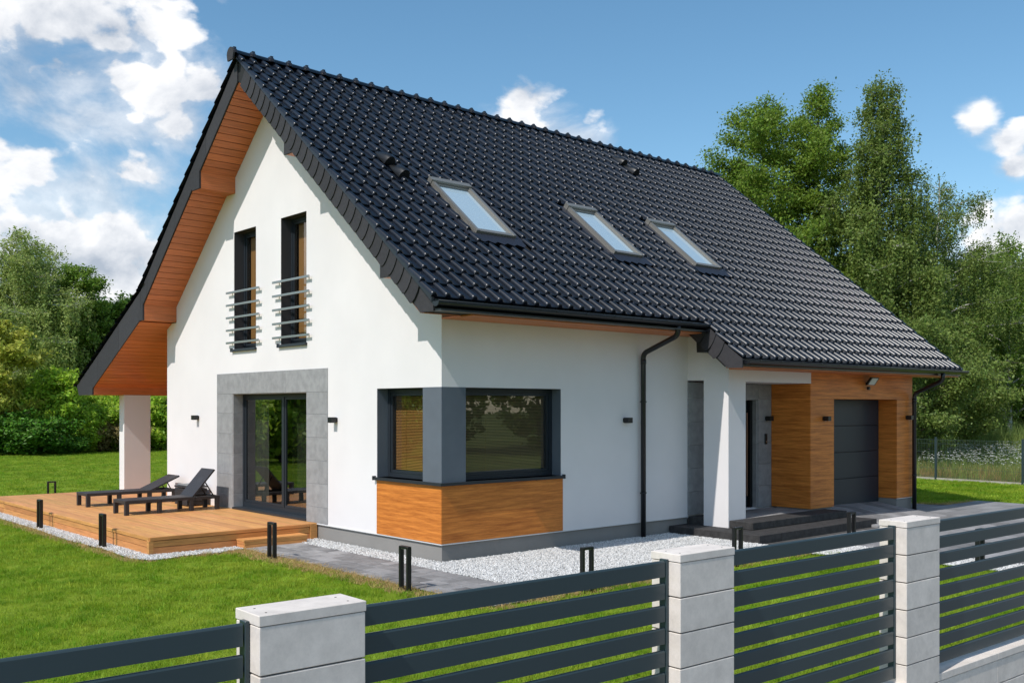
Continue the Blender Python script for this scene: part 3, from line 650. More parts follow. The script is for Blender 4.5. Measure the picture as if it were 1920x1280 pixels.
# right verge shingles
def shingle_mesh():
    mb = MB(); L_, Hh = .255, .345
    pts = [(-.02, 0), (L_, 0), (L_ + .035, Hh * .12), (L_ + .052, Hh * .35), (L_ + .045, Hh * .65), (L_ + .01, Hh), (-.02, Hh)]
    n = len(pts); v = [(-.004, p[0], p[1]) for p in pts] + [(.004 + .018 * max(p[0], 0) / L_, p[0], p[1]) for p in pts]
    mb.add(v, [tuple(range(n)), tuple(range(2 * n - 1, n - 1, -1))] + [(i, i + n, (i + 1) % n + n, (i + 1) % n) for i in range(n)]); return mb.mesh('verge_shingle', M['slate'])
shm = shingle_mesh()
def shingles(ytop, ybot, x):
    s = .225; n = int((ytop - ybot) / (s * CA)); 
    for i in range(n):
        y = ytop - i * s * CA; z = zs(y) - .012
        # local +Y runs down the slope, +Z up and square to it
        m = Matrix(((-1, 0, 0), (0, -CA, -SA), (0, -SA, CA))).to_4x4(); m.translation = (x, y, z)
        o = link('verge_shingle', shm, roof); o.matrix_local = m
shingles(4.80, -.30, XL - .018)
verge_end = MB().prism([(-.20, 3.72), (-.46, 3.478), (-.755, 3.478), (-.755, 3.66), (-.30, 3.98)], 0, XL - .018, XL).obj('verge_board', M['slate'], roof)
shingles(-.10 + .02, -1.1, XWV - .018)
MB().prism([(-1.0, 3.08), (-1.255, 2.86), (-1.55, 2.86), (-1.55, 3.0), (-1.0, 3.42)], 0, XWV - .025, XWV).obj('verge_board', M['slate'], roof)
MB().prism([(-.60, 3.50), (-.62, 3.145), (-.935, 3.145), (-.90, 3.3)], 0, XWV - .03, XW).obj('purlin_box', M['black'], roof)
MB().prism([(-.70, 3.47), (.0, 3.47), (.0, 3.9), (-.75, 3.5)], 0, XWV - .02, XW).obj('eave_end', M['soffit'], roof)
# tiles
TW, TP = .2315, .26
prof = [(0, .004), (.006, .030), (.028, .052), (.058, .052), (.082, .030), (.092, .006), (.150, -.002), (.2315, .002)]
TL = TP / CA + .03
def tile_arrays():
    rows = [(TL, 0.0, .95), (.040, .040, 1.05), (.008, .041, .98), (0.0, .034, .82), (0.006, .000, .4)]
    V = [(u, v, w * k + o) for v, o, k in rows for u, w in prof]; n = len(prof)
    Fq = [(r * n + i, (r + 1) * n + i, (r + 1) * n + i + 1, r * n + i + 1) for r in range(len(rows) - 1) for i in range(n - 1)]
    return np.array(V, float), np.array(Fq)
TV, TF = tile_arrays()
tme = np_mesh('roof_tile', M['tile'], TV, TF)
sm = [i < (len(prof) - 1) * 2 for i in range(len(tme.polygons))]; tme.polygons.foreach_set('use_smooth', sm)
SKY = [(1.205, 2.03), (4.36, 5.12), (6.66, 7.46)]; SKYY = (.72, 1.94)
X0 = -.772
mats = Matrix.Rotation(ALPHA, 4, 'X')
right = []
for k in range(60):
    for j in range(-3, 22):
        x = X0 + k * TW; y = -.76 + j * TP
        if j < 0 and k < 25: continue
        if any(a - .04 < x < b - .02 and SKYY[0] - .26 < y < SKYY[1] - .02 for a, b in SKY): continue
        right.append((x, y, zt(y) - .03))
right.sort(key=lambda p: (Vector(p) - CAM).length)
for x, y, z in right[:298]: link('roof_tile', tme, roof, (x, y, z), (ALPHA, 0, 0))
Rm = np.array(mats.to_3x3())
def join_tiles(lst, rots, name):
    Vs = []; Fs = []; n = len(TV)
    for i, (p, Rr) in enumerate(zip(lst, rots)): Vs.append(TV @ Rr.T + np.array(p)); Fs.append(TF + i * n)
    me = np_mesh(name, M['tiles'], np.vstack(Vs), np.vstack(Fs)); k = len(TF)
    me.polygons.foreach_set('use_smooth', (sm * len(lst))); o = link(name, me, roof); tag(o, kind='stuff'); return o
join_tiles(right[298:], [Rm] * len(right[298:]), 'roof_tiles')
left = []; lrot = []
Z180 = np.array(Matrix.Rotation(math.pi, 3, 'Z')); RL = Z180 @ Rm; A2 = math.atan(.485); RL2 = Z180 @ np.array(Matrix.Rotation(A2, 3, 'X'))
TP2 = TP / CA * math.cos(A2)
for k in range(60):
    x = X0 + (k + 1) * TW
    for j in range(17): y = 9.36 - j * TP; left.append((x, y, zt(y) - .03)); lrot.append(RL)
    y = 13.40
    while y > 9.40: left.append((x, y, zt(9.36) - .485 * (y - 9.36) - .035)); lrot.append(RL2); y -= TP2
join_tiles(left, lrot, 'roof_tiles')
# verge metal strip, ridge
MB().prism([(YR, 8.40), (YR, 8.30), (-.76, 3.60), (-.76, 3.70)], 0, XL - .05, XL - .02).obj('verge_trim', M['gutter'], roof)
def ridge_mesh():
    mb = MB(); n = 8; L_ = .37
    def ring(x, r): return [(x, r * math.cos(math.pi * i / n), r * .9 * math.sin(math.pi * i / n)) for i in range(n + 1)]
    rings = [ring(-.03, .125), ring(.0, .130), ring(.03, .118), ring(.035, .098), ring(L_, .090)]
    V = [p for r in rings for p in r]; m = n + 1
    mb.add(V, [(a * m + i, a * m + i + 1, (a + 1) * m + i + 1, (a + 1) * m + i) for a in range(len(rings) - 1) for i in range(n)], True)
    mb.add([(-.03, 0, 0)] + rings[0], [tuple(range(1, m + 1))]); mb.box((.0, -.02, .085), (.05, .02, .135)); return mb.mesh('ridge_tile', M['tile'])
rme = ridge_mesh()
for k in range(39): link('ridge_tile', rme, roof, (-.80 + k * .3555, YR, 8.355))
ec = MB(); ec.prism([(YR + .125 * math.cos(a), 8.345 + .125 * math.sin(a)) for a in [math.pi * i / 10 - .25 * 0 for i in range(11)]] + [(YR - .10, 8.24), (YR + .10, 8.24)], 0, -.86, -.83).obj('ridge_end', M['slate'], roof)
# skylights
def on_roof(x, y, h=0): return Vector((x, y, zt(y))) + Vector((0, -SA, CA)) * h
def roof_box(mb, x0, x1, y0, y1, h0, h1):
    P = [on_roof(x, y, h) for h in (h0, h1) for x, y in ((x0, y0), (x1, y0), (x1, y1), (x0, y1))]
    mb.add(P, [(0, 3, 2, 1), (4, 5, 6, 7), (0, 1, 5, 4), (1, 2, 6, 5), (2, 3, 7, 6), (3, 0, 4, 7)])
for a, b in SKY:
    y0, y1 = SKYY; fr = MB(); t, ty = .055, .055
    roof_box(fr, a, a + t, y0, y1, -.05, .090); roof_box(fr, b - t, b, y0, y1, -.05, .090); roof_box(fr, a + t, b - t, y0, y0 + ty, -.05, .082); roof_box(fr, a - .01, b + .01, y1 - ty, y1 + .03, -.05, .115)
    so = fr.obj('skylight', M['skyframe'], roof)
    ir = MB(); t2, ty2 = t + .028, ty + .028
    roof_box(ir, a + t, a + t2, y0 + ty, y1 - ty, -.02, .066); roof_box(ir, b - t2, b - t, y0 + ty, y1 - ty, -.02, .066); roof_box(ir, a + t2, b - t2, y0 + ty, y0 + ty2, -.02, .066); roof_box(ir, a + t2, b - t2, y1 - ty2, y1 - ty, -.02, .066); ir.obj('sash', M['skyframe'], so)
    pn = MB(); roof_box(pn, a + t2 - .002, b - t2 + .002, y0 + ty2 - .002, y1 - ty2 + .002, .0, .034); pn.obj('pane', M['skypane'], so)
    ff = MB(); roof_box(ff, a - .08, b + .06, y0 - .15, y0 + .02, -.02, .036); roof_box(ff, a - .16, a, y0 - .02, y1 + .04, -.05, .020); roof_box(ff, b, b + .16, y0 - .02, y1 + .04, -.05, .020)
    nseg = 10; pts = []
    for i in range(nseg + 1):
        x = a - .10 + (b - a + .18) * i / nseg; pts.append(on_roof(x, y0 - .17 - .045 * (i % 2), .047)); 
    top = [on_roof(a - .10 + (b - a + .18) * i / nseg, y0 - .02, .047) for i in range(nseg + 1)]; m = nseg + 1
    ff.add(pts + top, [(i, i + 1, m + i + 1, m + i) for i in range(nseg)]); ff.obj('flashing', M['flash'], so)
# roof vents: hooded vent tiles
def vent(x, y):
    mb = MB(); secs = []
    for v, w, h in ((.30, .085, .02), (.12, .105, .11), (-.02, .105, .155), (-.09, .10, .15)):
        secs.append([Vector((x + w * math.cos(t), y + v * CA, zt(y) + v * SA)) + Vector((0, -SA, CA)) * (.03 + h * math.sin(t)) for t in [math.pi * i / 8 for i in range(9)]])
    V = [p for s in secs for p in s]
    mb.add(V, [(a * 9 + i, a * 9 + i + 1, a * 9 + i + 10, a * 9 + i + 9) for a in range(3) for i in range(8)], True)
    mb.add(secs[-1], [tuple(range(9))]); mb.obj('roof_vent', M['black'], roof)
for x, y in ((.62, 2.30), (.68, 1.98), (8.45, 4.25), (8.50, 3.93)): vent(x, y)
# gutters and downpipes
def gutter(x0, x1, y, z, r=.07):
    mb = MB(); n = 10; V = []
    for x in (x0, x1):
        for k in (r, r - .006): V += [(x, y + k * math.cos(math.pi + math.pi * i / n), z + k * math.sin(math.pi + math.pi * i / n)) for i in range(n + 1)]
    m = n + 1
    mb.add(V, [(i, i + 1, 2 * m + i + 1, 2 * m + i) for i in range(n)] + [(m + i, m + i + 1, 3 * m + i + 1, 3 * m + i) for i in range(n)] + [(0, m, 3 * m, 2 * m), (n, m + n, 3 * m + n, 2 * m + n)], True)
    mb.add([V[i] for i in range(m)], [tuple(range(m))]); mb.add([V[2 * m + i] for i in range(m)], [tuple(range(m))])
    mb.tube([(x0, y - r, z + .004), (x1, y - r, z + .004)], .009, 6)
    o = mb.obj('gutter', M['gutter'], H); x = x0 + .3
    while x < x1:
        boxo('gutter_bracket', M['gutter'], o, (x - .012, y - r - .012, z - .01), (x + .012, y + r + .02, z + .008)); x += .62
    return o
gutter(-.74, XWV - .02, -.835, 3.60); gutter(XWV + .02, XR + .10, -1.60, 2.985)
boxo('eave_board', M['gutter'], H, (-.70, -.765, 3.485), (XWV, -.742, 3.64)); boxo('eave_board', M['gutter'], H, (XWV, -1.525, 2.885), (XR, -1.502, 3.02))
boxo('eave_board', M['gutter'], H, (-.70, -.90, 3.478), (XWV, -.742, 3.50)); 
def bend(pts, n=5):
    out = [Vector(pts[0])]
    for i in range(1, len(pts) - 1):
        a, b, c = map(Vector, pts[i - 1:i + 2]); r = .09; p = b + (a - b).normalized() * r; q = b + (c - b).normalized() * r
        for k in range(n + 1): t = k / n; out.append(p * (1 - t) ** 2 + b * 2 * t * (1 - t) + q * t * t)
    return out + [Vector(pts[-1])]
for x, yg, zg, yw, zw, zb in ((4.25, -.835, 3.55, -.085, 3.12, -.02), (12.07, -1.60, 2.93, YF - .085, 2.50, -.02)):
    d = MB().tube(bend([(x, yg, zg), (x, yg, zg - .16), (x, yw, zw), (x, yw, zb)]), .045, 12).obj('downpipe', M['gutter'], H)
    for z in (2.3, .75): MB().tube([(x, yw, z - .012), (x, yw, z + .012)], .052, 12).box((x - .075, yw - .01, z - .01), (x + .075, yw + .01, z + .01)).obj('pipe_clamp', M['gutter'], d)
    MB().tube([(x, yw, zw - .18), (x, yw, zw - .10)], .050, 12).obj('pipe_socket', M['gutter'], d)

# entrance steps and garage ramp
S = thing('entrance_steps', 'black stone steps in two tiers leading up to the house porch', 'steps', (5.0, -1.88, 0))
def sp(name, m, a, b, bev=.006): o = piece(name, M[m], S, Vector(a) - S.location, Vector(b) - S.location, bev, .0008); return o
x = 5.035
for xe in (5.66, 6.28, 6.90, 7.53, 8.16, 8.80): sp('step_block', 'steps', (x, -1.875, -.02), (xe, -1.39, .126)); x = xe
for ya, yb in ((-1.39, -.9), (-.9, -.45), (-.45, 0.0)): sp('step_block', 'steps', (5.035, ya, -.02), (5.53, yb, .126))
sp('step_block', 'steps', (5.53, -1.39, -.02), (5.62, -.9, .124))
x = 5.56
for xe in (6.17, 6.77, 7.38, 7.98, 8.59): sp('step_block', 'steps', (x, -1.385, .126), (xe, -.90, .252)); x = xe
sp('step_block', 'steps', (5.56, -.36, .0), (6.05, -.0, .252)); [sp('paving_slab', 'paver', (6.06 + i * .5165, -.90 + j * .4385, .05), (6.06 + (i + 1) * .5165, -.90 + (j + 1) * .4385, .25), .004) for i in range(4) for j in range(2)]
S2 = thing('garage_ramp', 'grey paved ramp rising to the dark garage door', 'ramp', (8.6, -.9, 0))
def zr(x, y):
    t = min(max((x - 8.6) / 2.85, 0), 1); e = .25 - .135 * t
    return e + (.245 - .05 * t - e) * min((y + .89) / .43, 1) if y > -.89 else max(e * (y + 2.0) / 1.11, .006)
NXR, NYR = 7, 4; ysr = [-.47, -.89, -1.26, -1.63, -2.0]
for i in range(NXR):
    for j in range(NYR):
        xa, xb = 8.60 + i * .405 + .004, 8.60 + (i + 1) * .405 - .004; ya, yb = ysr[j] - .004, ysr[j + 1] + .004
        if j == 0 and (xb > 11.46 or xa < 8.97):
            xa, xb = max(xa, 8.975), min(xb, 11.465)
            if xb - xa < .05: continue
        pts = [(xa, yb), (xb, yb), (xb, ya), (xa, ya)]
        P = [(x - 8.6, y + .9, -.05) for x, y in pts] + [(x - 8.6, y + .9, zr(x, y)) for x, y in pts]
        MB().add(P, [(0, 3, 2, 1), (4, 5, 6, 7), (0, 1, 5, 4), (1, 2, 6, 5), (2, 3, 7, 6), (3, 0, 4, 7)]).obj('paving_slab', M['paver'], S2)

# ------------------------------------------------------------------ deck
DK = thing('wooden_deck', 'raised larch terrace deck beside the white gable wall', 'deck', (-2.84, 3.46, 0))
DL = DK.location
def dp_(name, m, a, b, bev=.003, gap=.0): return piece(name, M[m], DK, Vector(a) - DL, Vector(b) - DL, bev, gap)
r = random.Random(4)
nb = 20; w = 2.84 / nb
for i in range(nb):
    xa = -2.84 + i * w; cuts = [3.46]; y = 3.46 + r.choice((1.5, 3.0, 2.2))
    while y < 12.2: cuts.append(y); y += 3.0
    cuts.append(12.5)
    for ya, yb in zip(cuts[:-1], cuts[1:]): dp_('deck_board', 'deck', (xa + .003, ya + .002, .236), (xa + w - .003, yb - .002, .26), .003)
for i in range(20):
    xa = .0 + i * w; dp_('deck_board', 'deck', (xa + .003, 9.75, .236), (xa + w - .003, 12.5 if not (xa + w > 0 and xa < .62) else 12.22, .26), .003)
core = MB().box((-2.80, 3.50, -.1), (-.0, 12.46, .234)).box((0, 9.74, -.1), (2.8, 12.2, .234)); o = core.obj('deck_frame', M['steps'], DK); o.location = -DL
ys = [3.46, 4.80, 4.89, 7.94, 8.06, 11.16, 11.28, 12.5]
for k, (ya, yb) in enumerate(zip(ys[:-1], ys[1:])):
    for z0, z1, out in ((.205, .258, .012), (.105, .197, .0), (-.03, .099, .0)):
        dp_('fascia_board', 'fascia', (-2.846 - out, ya + .001, z0), (-2.80, yb - .001, z1), .003)
for z0, z1, out in ((.205, .258, .012), (.105, .197, .0), (-.03, .099, .0)):
    dp_('fascia_board', 'fascia', (-2.846, 3.45 - out, z0), (-.14, 3.50, z1), .003)
dp_('corner_post', 'fascia', (-.135, 3.435, -.03), (-.0, 3.50, .257), .003)
dp_('corner_post', 'fascia', (-2.862, 3.44, -.03), (-2.79, 3.52, .205), .003)
DS = thing('deck_step', 'low larch step standing in front of the deck corner by the slab path', 'step', (-1.46, 3.17, 0))
for a, b in (((0, 0, .095), (1.12, .14, .125)), ((0, .142, .095), (1.12, .27, .125)), ((.008, .006, .048), (1.112, .03, .093)), ((.008, .006, -.02), (1.112, .03, .044)), ((.008, .035, -.02), (.03, .27, .044)), ((.008, .035, .048), (.03, .27, .093)), ((1.09, .035, -.02), (1.112, .27, .093))):
    piece('step_board', M['fascia'], DS, a, b, .002)

# sun loungers
def lounger(loc, tilt, label, mark):
    t = thing('sun_lounger', label, 'sun lounger', loc, 0, 'dark sun loungers on the larch deck')
    Wd = .60; Hs = .265
    for x in (0, .60, 1.21, 1.72):
        for y in (0, Wd - .07): boxo('leg', M['lounger'], t, (x, y, 0), (x + .075, y + .07, Hs - .055), .004)
    for xa, xb in ((0, .655), (.665, 1.315), (1.325, 1.80)):
        fr = MB().box((xa, 0, Hs - .055), (xb, .035, Hs), .003).box((xa, Wd - .035, Hs - .055), (xb, Wd, Hs), .003).box((xa, .035, Hs - .055), (xa + .035, Wd - .035, Hs), .003).box((xb - .035, .035, Hs - .055), (xb, Wd - .035, Hs), .003)
        fr.obj('side_frame', M['lounger'], t)
    for xa, xb in ((.036, .62), (.70, 1.28)): boxo('seat_panel', M['lounger'], t, (xa, .036, Hs - .02), (xb, Wd - .036, Hs + .004), .003)
    c, s = math.cos(tilt), math.sin(tilt); L_ = .66 
    b = MB(); px, pz = 1.26, Hs + .005
    P = [(px, pz), (px + L_ * c, pz + L_ * s), (px + L_ * c + .03 * s, pz + L_ * s - .03 * c), (px + .03 * s, pz - .03 * c)]
    b.prism(P, 1, .02, Wd - .02); bo = b.obj('backrest', M['lounger'], t)
    MB().tube([(px + .42 * c, .12, pz + .42 * s - .03), (1.74, .12, Hs - .03)], .012, 6).obj('support_strut', M['lounger'], t); MB().tube([(px + .42 * c, Wd - .12, pz + .42 * s - .03), (1.74, Wd - .12, Hs - .03)], .012, 6).obj('support_strut', M['lounger'], t)
    MB().tube([(1.74, .04, Hs - .03), (1.74, Wd - .04, Hs - .03)], .012, 6).obj('support_strut', M['lounger'], t)
    if mark:      # faint worn printing on the backrest
        mk = MB()
        for i, (l0, l1) in enumerate(((.34, .43), (.32, .44), (.345, .42))):
            y0 = .20 + i * .055
            q = [(px + l * c - .002 * s, y, pz + l * s + .002 * c) for l, y in ((l0, y0), (l1, y0), (l1, y0 + .02), (l0, y0 + .02))]; mk.add(q, [(0, 1, 2, 3)])
        mk.obj('worn_print', mat('faded_print', (.075, .077, .085), .6), bo)
    return t
lounger((-2.02, 6.68, .26), R_(49), 'dark sun lounger nearer the camera with its backrest raised steeply', True)
lounger((-2.02, 8.70, .26), R_(24), 'dark sun lounger nearer the terrace column with its backrest only slightly raised', False)
bx = thing('rattan_side_table', 'dark rattan box table against the white wall behind the loungers', 'side table', (-.50, 7.55, .26))
bd = MB()
for k in range(9): bd.box((.0 + .002 * (k % 2), .002 * (k % 2), .02 + k * .036), (.42 - .002 * (k % 2), .58, .054 + k * .036), .004)
tag(bd.obj('woven_body', M['lounger'], bx), kind='stuff')
boxo('lid', M['lounger'], bx, (-.01, -.01, .36), (.43, .59, .39), .006); boxo('folded_cover', mat('grey_cover', (.20, .20, .20), .7), bx, (.02, .05, .392), (.40, .50, .42), .01)

# ------------------------------------------------------------------ bollard lights
pm = {}
def bollard(x, y, rz, label):
    t = thing('bollard_light', label, 'bollard light', (x, y, -.01), rz, 'black hoop bollard lights along the paths')
    if not pm:
        w, d, h, tt = .19, .060, .53, .036
        pm['post'] = MB().box((-tt / 2, -d / 2, 0), (tt / 2, d / 2, h - .014), .004).mesh('post', M['black'])
        pm['top'] = MB().box((-w / 2, -d / 2, h - .03), (w / 2, d / 2, h), .006).mesh('top_bar', M['black'])
        pm['lens'] = MB().box((-w / 2 + tt, -d / 2 + .01, h - .034), (w / 2 - tt, d / 2 - .01, h - .0305)).mesh('lens', M['led'])
        pm['foot'] = MB().box((-w / 2 - .005, -d / 2 - .005, -.02), (w / 2 + .005, d / 2 + .005, .012)).mesh('foot_plate', M['black'])
    link('post', pm['post'], t, (-.077, 0, 0)); link('post', pm['post'], t, (.077, 0, 0)); link('top_bar', pm['top'], t); link('lens', pm['lens'], t); link('foot_plate', pm['foot'], t)
Q = R_(90)
bollard(-3.05, 8.10, Q, 'black bollard light in the white gravel at the far side of the deck')
bollard(-3.05, 4.85, Q, 'black bollard light in the white gravel near the front corner of the deck')
bollard(-1.60, 2.00, Q, 'black bollard light in front of the deck step at the path edge')
bollard(-1.60, -1.36, Q, 'black bollard light on the grass edge in front of the wood clad house corner')
bollard(.0, -2.88, 0, 'black bollard light rising behind the longest fence panel, before the white gravel bed')
bollard(3.04, -2.88, 0, 'black bollard light just right of the middle fence pillar, before the steps')
bollard(6.12, -2.88, 0, 'black bollard light rising above the middle panel in front of the garage ramp')
bollard(5.41, -5.23, 0, 'black bollard light seen through the slats of the right fence panel')
bollard(-1.47, 12.72, 0, 'black bollard light on the lawn behind the far edge of the deck')

# ------------------------------------------------------------------ front fence
FP = {1: (-6.753, -7.629), 2: (-4.204, -7.696), 3: (-1.702, -7.761), 4: (.80, -7.827), 0: (-9.26, -7.563)}
FR = math.atan2(-.026, 1)
blk = MB().box((0, 0, 0), (.490, .215, .193), .003).mesh('block', M['concrete']); capm = MB().box((-.003, -.003, 0), (.494, .218, .0445), .003).mesh('cap', M['concrete'])
jm = MB().box((.010, .010, -.55), (.480, .205, 1.33)).mesh('mortar_core', mat('dark_joint', (.10, .095, .09), .9))
plab = {1: 'white concrete block fence pillar nearest the camera, cut by the bottom edge of the picture', 2: 'white concrete block fence pillar in the middle, before the white gravel bed',
        3: 'white concrete block fence pillar on the right, before the garage ramp', 0: 'white concrete block fence pillar beyond the left edge of the picture', 4: 'white concrete block fence pillar beyond the right edge of the picture'}
holes = MB()
for x, y in ((.05, .045), (.05, .15), (.43, .045), (.43, .15)): holes.tube([(x, y, .0), (x, y, .0455)], .005, 8)
hm = holes.mesh('cap_holes', M['steps'])
for k, (x, y) in FP.items():
    t = thing('fence_pillar', plab[k], 'fence pillar', (x, y, 0), FR, 'white concrete block pillars of the front fence')
    for i in range(9): link('block', blk, t, (rnd.uniform(-.001, .001), rnd.uniform(-.001, .001), 1.327 - .2 * (i + 1) + .003))
    c = link('cap', capm, t, (0, 0, 1.3265)); link('mortar_core', jm, t, (0, 0, -.0)); link('cap_hole', hm, c, (0, 0, 0))
def slat_mesh(L_):
    pr_ = [(0, 0), (.018, .0), (.022, .004), (.022, .088), (.018, .092), (.010, .093), (.004, .090), (0, .083)]
    return MB().prism(pr_, 0, 0, L_).mesh('slat', M['slat'])
flab = {0: 'dark grey slatted fence panel left of the nearest pillar', 1: 'dark grey slatted fence panel between the nearest and the middle pillar', 2: 'dark grey slatted fence panel between the middle and the right pillar', 3: 'dark grey slatted fence panel right of the right pillar, on a low block wall'}
for k in range(4):
    x0, y0 = FP[k]; x1, y1 = FP[k + 1]; L_ = math.hypot(x1 - x0, y1 - y0) - .49; ux = Vector((math.cos(FR), math.sin(FR))); nx_ = Vector((-ux.y, ux.x))
    p = Vector((x0, y0)) + ux * .49 + nx_ * .085
    t = thing('fence_panel', flab[k], 'fence panel', (p.x, p.y, .20), FR, 'dark grey horizontal slat panels of the front fence')
    sm_ = slat_mesh(L_ - .05)
    for i in range(9): link('slat', sm_, t, (.02, 0, 1.332 - .093 - .127 * i - .2))
    for xx in (.003, L_ - .045):
        po = boxo('end_post', M['slat'], t, (xx + (.0 if xx < 1 else .022), -.004, .02), (xx + (.02 if xx < 1 else .042), .05, 1.138), .002)
        for i in range(9): boxo('bolt', M['black'], po, (xx - (-.02 if xx < 1 else .03), .024, .04 + i * .127), (xx + (.05 if xx < 1 else .02), .046, .065 + i * .127))
W_ = thing('fence_base_wall', 'low white concrete block wall under the front fence panels', 'wall', (FP[0][0], FP[0][1], 0), FR)
capw = None
for k in range(4):
    x0, y0 = FP[k]; x1, y1 = FP[k + 1]; off = math.hypot(x0 - FP[0][0], y0 - FP[0][1]) + .492; L_ = math.hypot(x1 - x0, y1 - y0) - .494
    for i in range(2):
        piece('cap_block', M['concrete'], W_, (off + i * L_ / 2, .005, .125), (off + (i + 1) * L_ / 2, .21, .185), .004, .001)
    for row in range(3):
        for i in range(4): piece('wall_block', M['concrete'], W_, (off + i * L_ / 4, .012, -.075 - row * .2), (off + (i + 1) * L_ / 4, .205, .122 - row * .2), .004, .002)

# ------------------------------------------------------------------ mesh fence at the right boundary
mf = thing('mesh_fence', 'thin dark wire mesh fence between the lawn and the flower meadow', 'fence', (21.17, .33, 0), math.atan2(2.64, .22))
dirs = 2.65
for k in range(-3, 8): boxo('post', M['slat'], mf, (k * dirs - .03, -.02, -.1), (k * dirs + .03, .02, 1.30))
for k in range(-3, 7):
    wm = MB()
    for i in range(1, 50): xx = k * dirs + i * dirs / 50; wm.box((xx - .002, -.002, .05), (xx + .002, .002, 1.24))
    for z in (.1, .35, .6, .85, 1.1, 1.22): wm.box((k * dirs, -.005, z - .003), ((k + 1) * dirs, -.001, z + .003))
    wm.obj('wire_panel', M['mesh'], mf)
    boxo('kerb_board', M['curb'], mf, (k * dirs + .035, -.025, -.1), ((k + 1) * dirs - .035, .025, .05))

# ------------------------------------------------------------------ trees
def make_tree(seed, height, rad, base, leaf, nleaf, lsize, bark='bark', weep=0., shape='oval', lumps=1.0, nlimb=34, trunk_r=.16, lean=0.):
    """returns (trunk mesh, crown mesh): tapered trunk with limbs, and leaves spread along twigs"""
    r = random.Random(seed); rs_ = np.random.RandomState(seed)
    tb = MB(); pts = []; n = 9
    for i in range(n + 1):
        t = i / n; pts.append(Vector((lean * t * height + .12 * math.sin(i * 1.7 + seed) * t, .12 * math.cos(i * 1.3 + seed) * t, t * height * .96)))
    tb.tube(pts, [trunk_r * (1 - .93 * (i / n)) + .01 for i in range(n + 1)], 7)
    def trunk_at(t): f = t * n; i = min(int(f), n - 1); return pts[i].lerp(pts[i + 1], f - i)
    def env(t):
        if shape == 'oval': return math.sin(math.pi * min(1, (t * .93 + .07)) ** .8) ** .75
        if shape == 'cone': return (1 - t) ** .75 * .95 + .06
        if shape == 'round': return math.sqrt(max(0, 1 - (2 * t - 1) ** 2)) * .9 + .12
        return math.sin(math.pi * (t * .86 + .10)) ** .7
    segs = []
    for i in range(nlimb):
        t = (i + r.random()) / nlimb; h = base + (1 - base) * t; p = trunk_at(min(h, .99)); a = i * 2.399 + r.uniform(-.5, .5)
        ln = rad * env(t) * r.uniform(1 - .38 * lumps, 1 + .18 * lumps); up = .55 - .25 * (1 - t) if weep == 0 else .75
        q = []
        for k in range(5):
            s = k / 4; zz = up * ln * s - (weep * .55 * ln * s * s); q.append(p + Vector((math.cos(a) * ln * s, math.sin(a) * ln * s, zz)) + Vector((r.uniform(-1, 1), r.uniform(-1, 1), r.uniform(-1, 1))) * .05 * ln * s)
        tb.tube(q, [max(.012, trunk_r * .34 * (1 - h) + .018) * (1 - .8 * k / 4) for k in range(5)], 4, cap=False)
        for k in range(1, 5): segs.append((q[k - 1], q[k], .55 if k < 3 else 1.0, ln))
        for m in range(8):       # twigs
            s = r.uniform(.3, 1); k = min(int(s * 4), 3); b = q[k].lerp(q[k + 1], s * 4 - k); aa = a + r.choice((-1, 1)) * r.uniform(.5, 1.4); l2 = ln * r.uniform(.22, .45)
            e = b + Vector((math.cos(aa) * l2, math.sin(aa) * l2, l2 * (r.uniform(-.1, .7) if weep == 0 else r.uniform(-.1, .4)))); tb.tube([b, e], [.014, .005], 3, cap=False); segs.append((b, e, 1.5, l2))
    A = np.array([s[0] for s in segs]); B = np.array([s[1] for s in segs]); Wt = np.array([s[2] * (B[i] - A[i]).__abs__().sum() for i, s in enumerate(segs)])
    Wt = Wt * rs_.uniform(.25, 1.6, len(Wt)); idx = rs_.choice(len(segs), nleaf, p=Wt / Wt.sum()); t = rs_.uniform(0, 1, nleaf)[:, None]
    C = A[idx] * (1 - t) + B[idx] * t; sig = .036 * rad + .10
    C += rs_.normal(0, 1, (nleaf, 3)) * sig * np.array([1, 1, .8])
    if weep > 0:
        g_ = rs_.uniform(0, 1, nleaf) < .72; nst = len(segs) * 5; st = rs_.randint(0, nst, nleaf); so = rs_.normal(0, .22, (nst, 3)); sl_ = rs_.uniform(.4, 1.0, nst) * weep * 2.0
        sb = rs_.choice(len(segs), nst, p=Wt / Wt.sum()); stt = rs_.uniform(0, 1, nst)[:, None]; bp = A[sb] * (1 - stt) + B[sb] * stt + so
        D_ = bp[st] + rs_.normal(0, .055, (nleaf, 3)); D_[:, 2] -= rs_.uniform(0, 1, nleaf) ** .8 * sl_[st]; C = np.where(g_[:, None], D_, C)
    C[:, 2] = np.maximum(C[:, 2], .15)
    ctr = np.array([0, 0, height * (base + 1) / 2]); out = C - ctr; out /= np.linalg.norm(out, axis=1)[:, None] + 1e-6
    nrm = rs_.normal(0, 1, (nleaf, 3)) + out * .7 + np.array([0, 0, .5]); nrm /= np.linalg.norm(nrm, axis=1)[:, None]
    tx = np.cross(nrm, rs_.normal(0, 1, (nleaf, 3))); tx /= np.linalg.norm(tx, axis=1)[:, None]; ty = np.cross(nrm, tx)
    s = (lsize * rs_.uniform(.6, 1.35, nleaf))[:, None] / 2
    V = np.stack([C - tx * s * 1.25, C - ty * s * .62 , C + tx * s * 1.25, C + ty * s * .62], 1).reshape(-1, 3)
    cm = np_mesh('crown', LEAF[leaf], V, np.arange(nleaf * 4).reshape(-1, 4))
    return tb.mesh('trunk', M[bark], False), cm
PROTO = {}
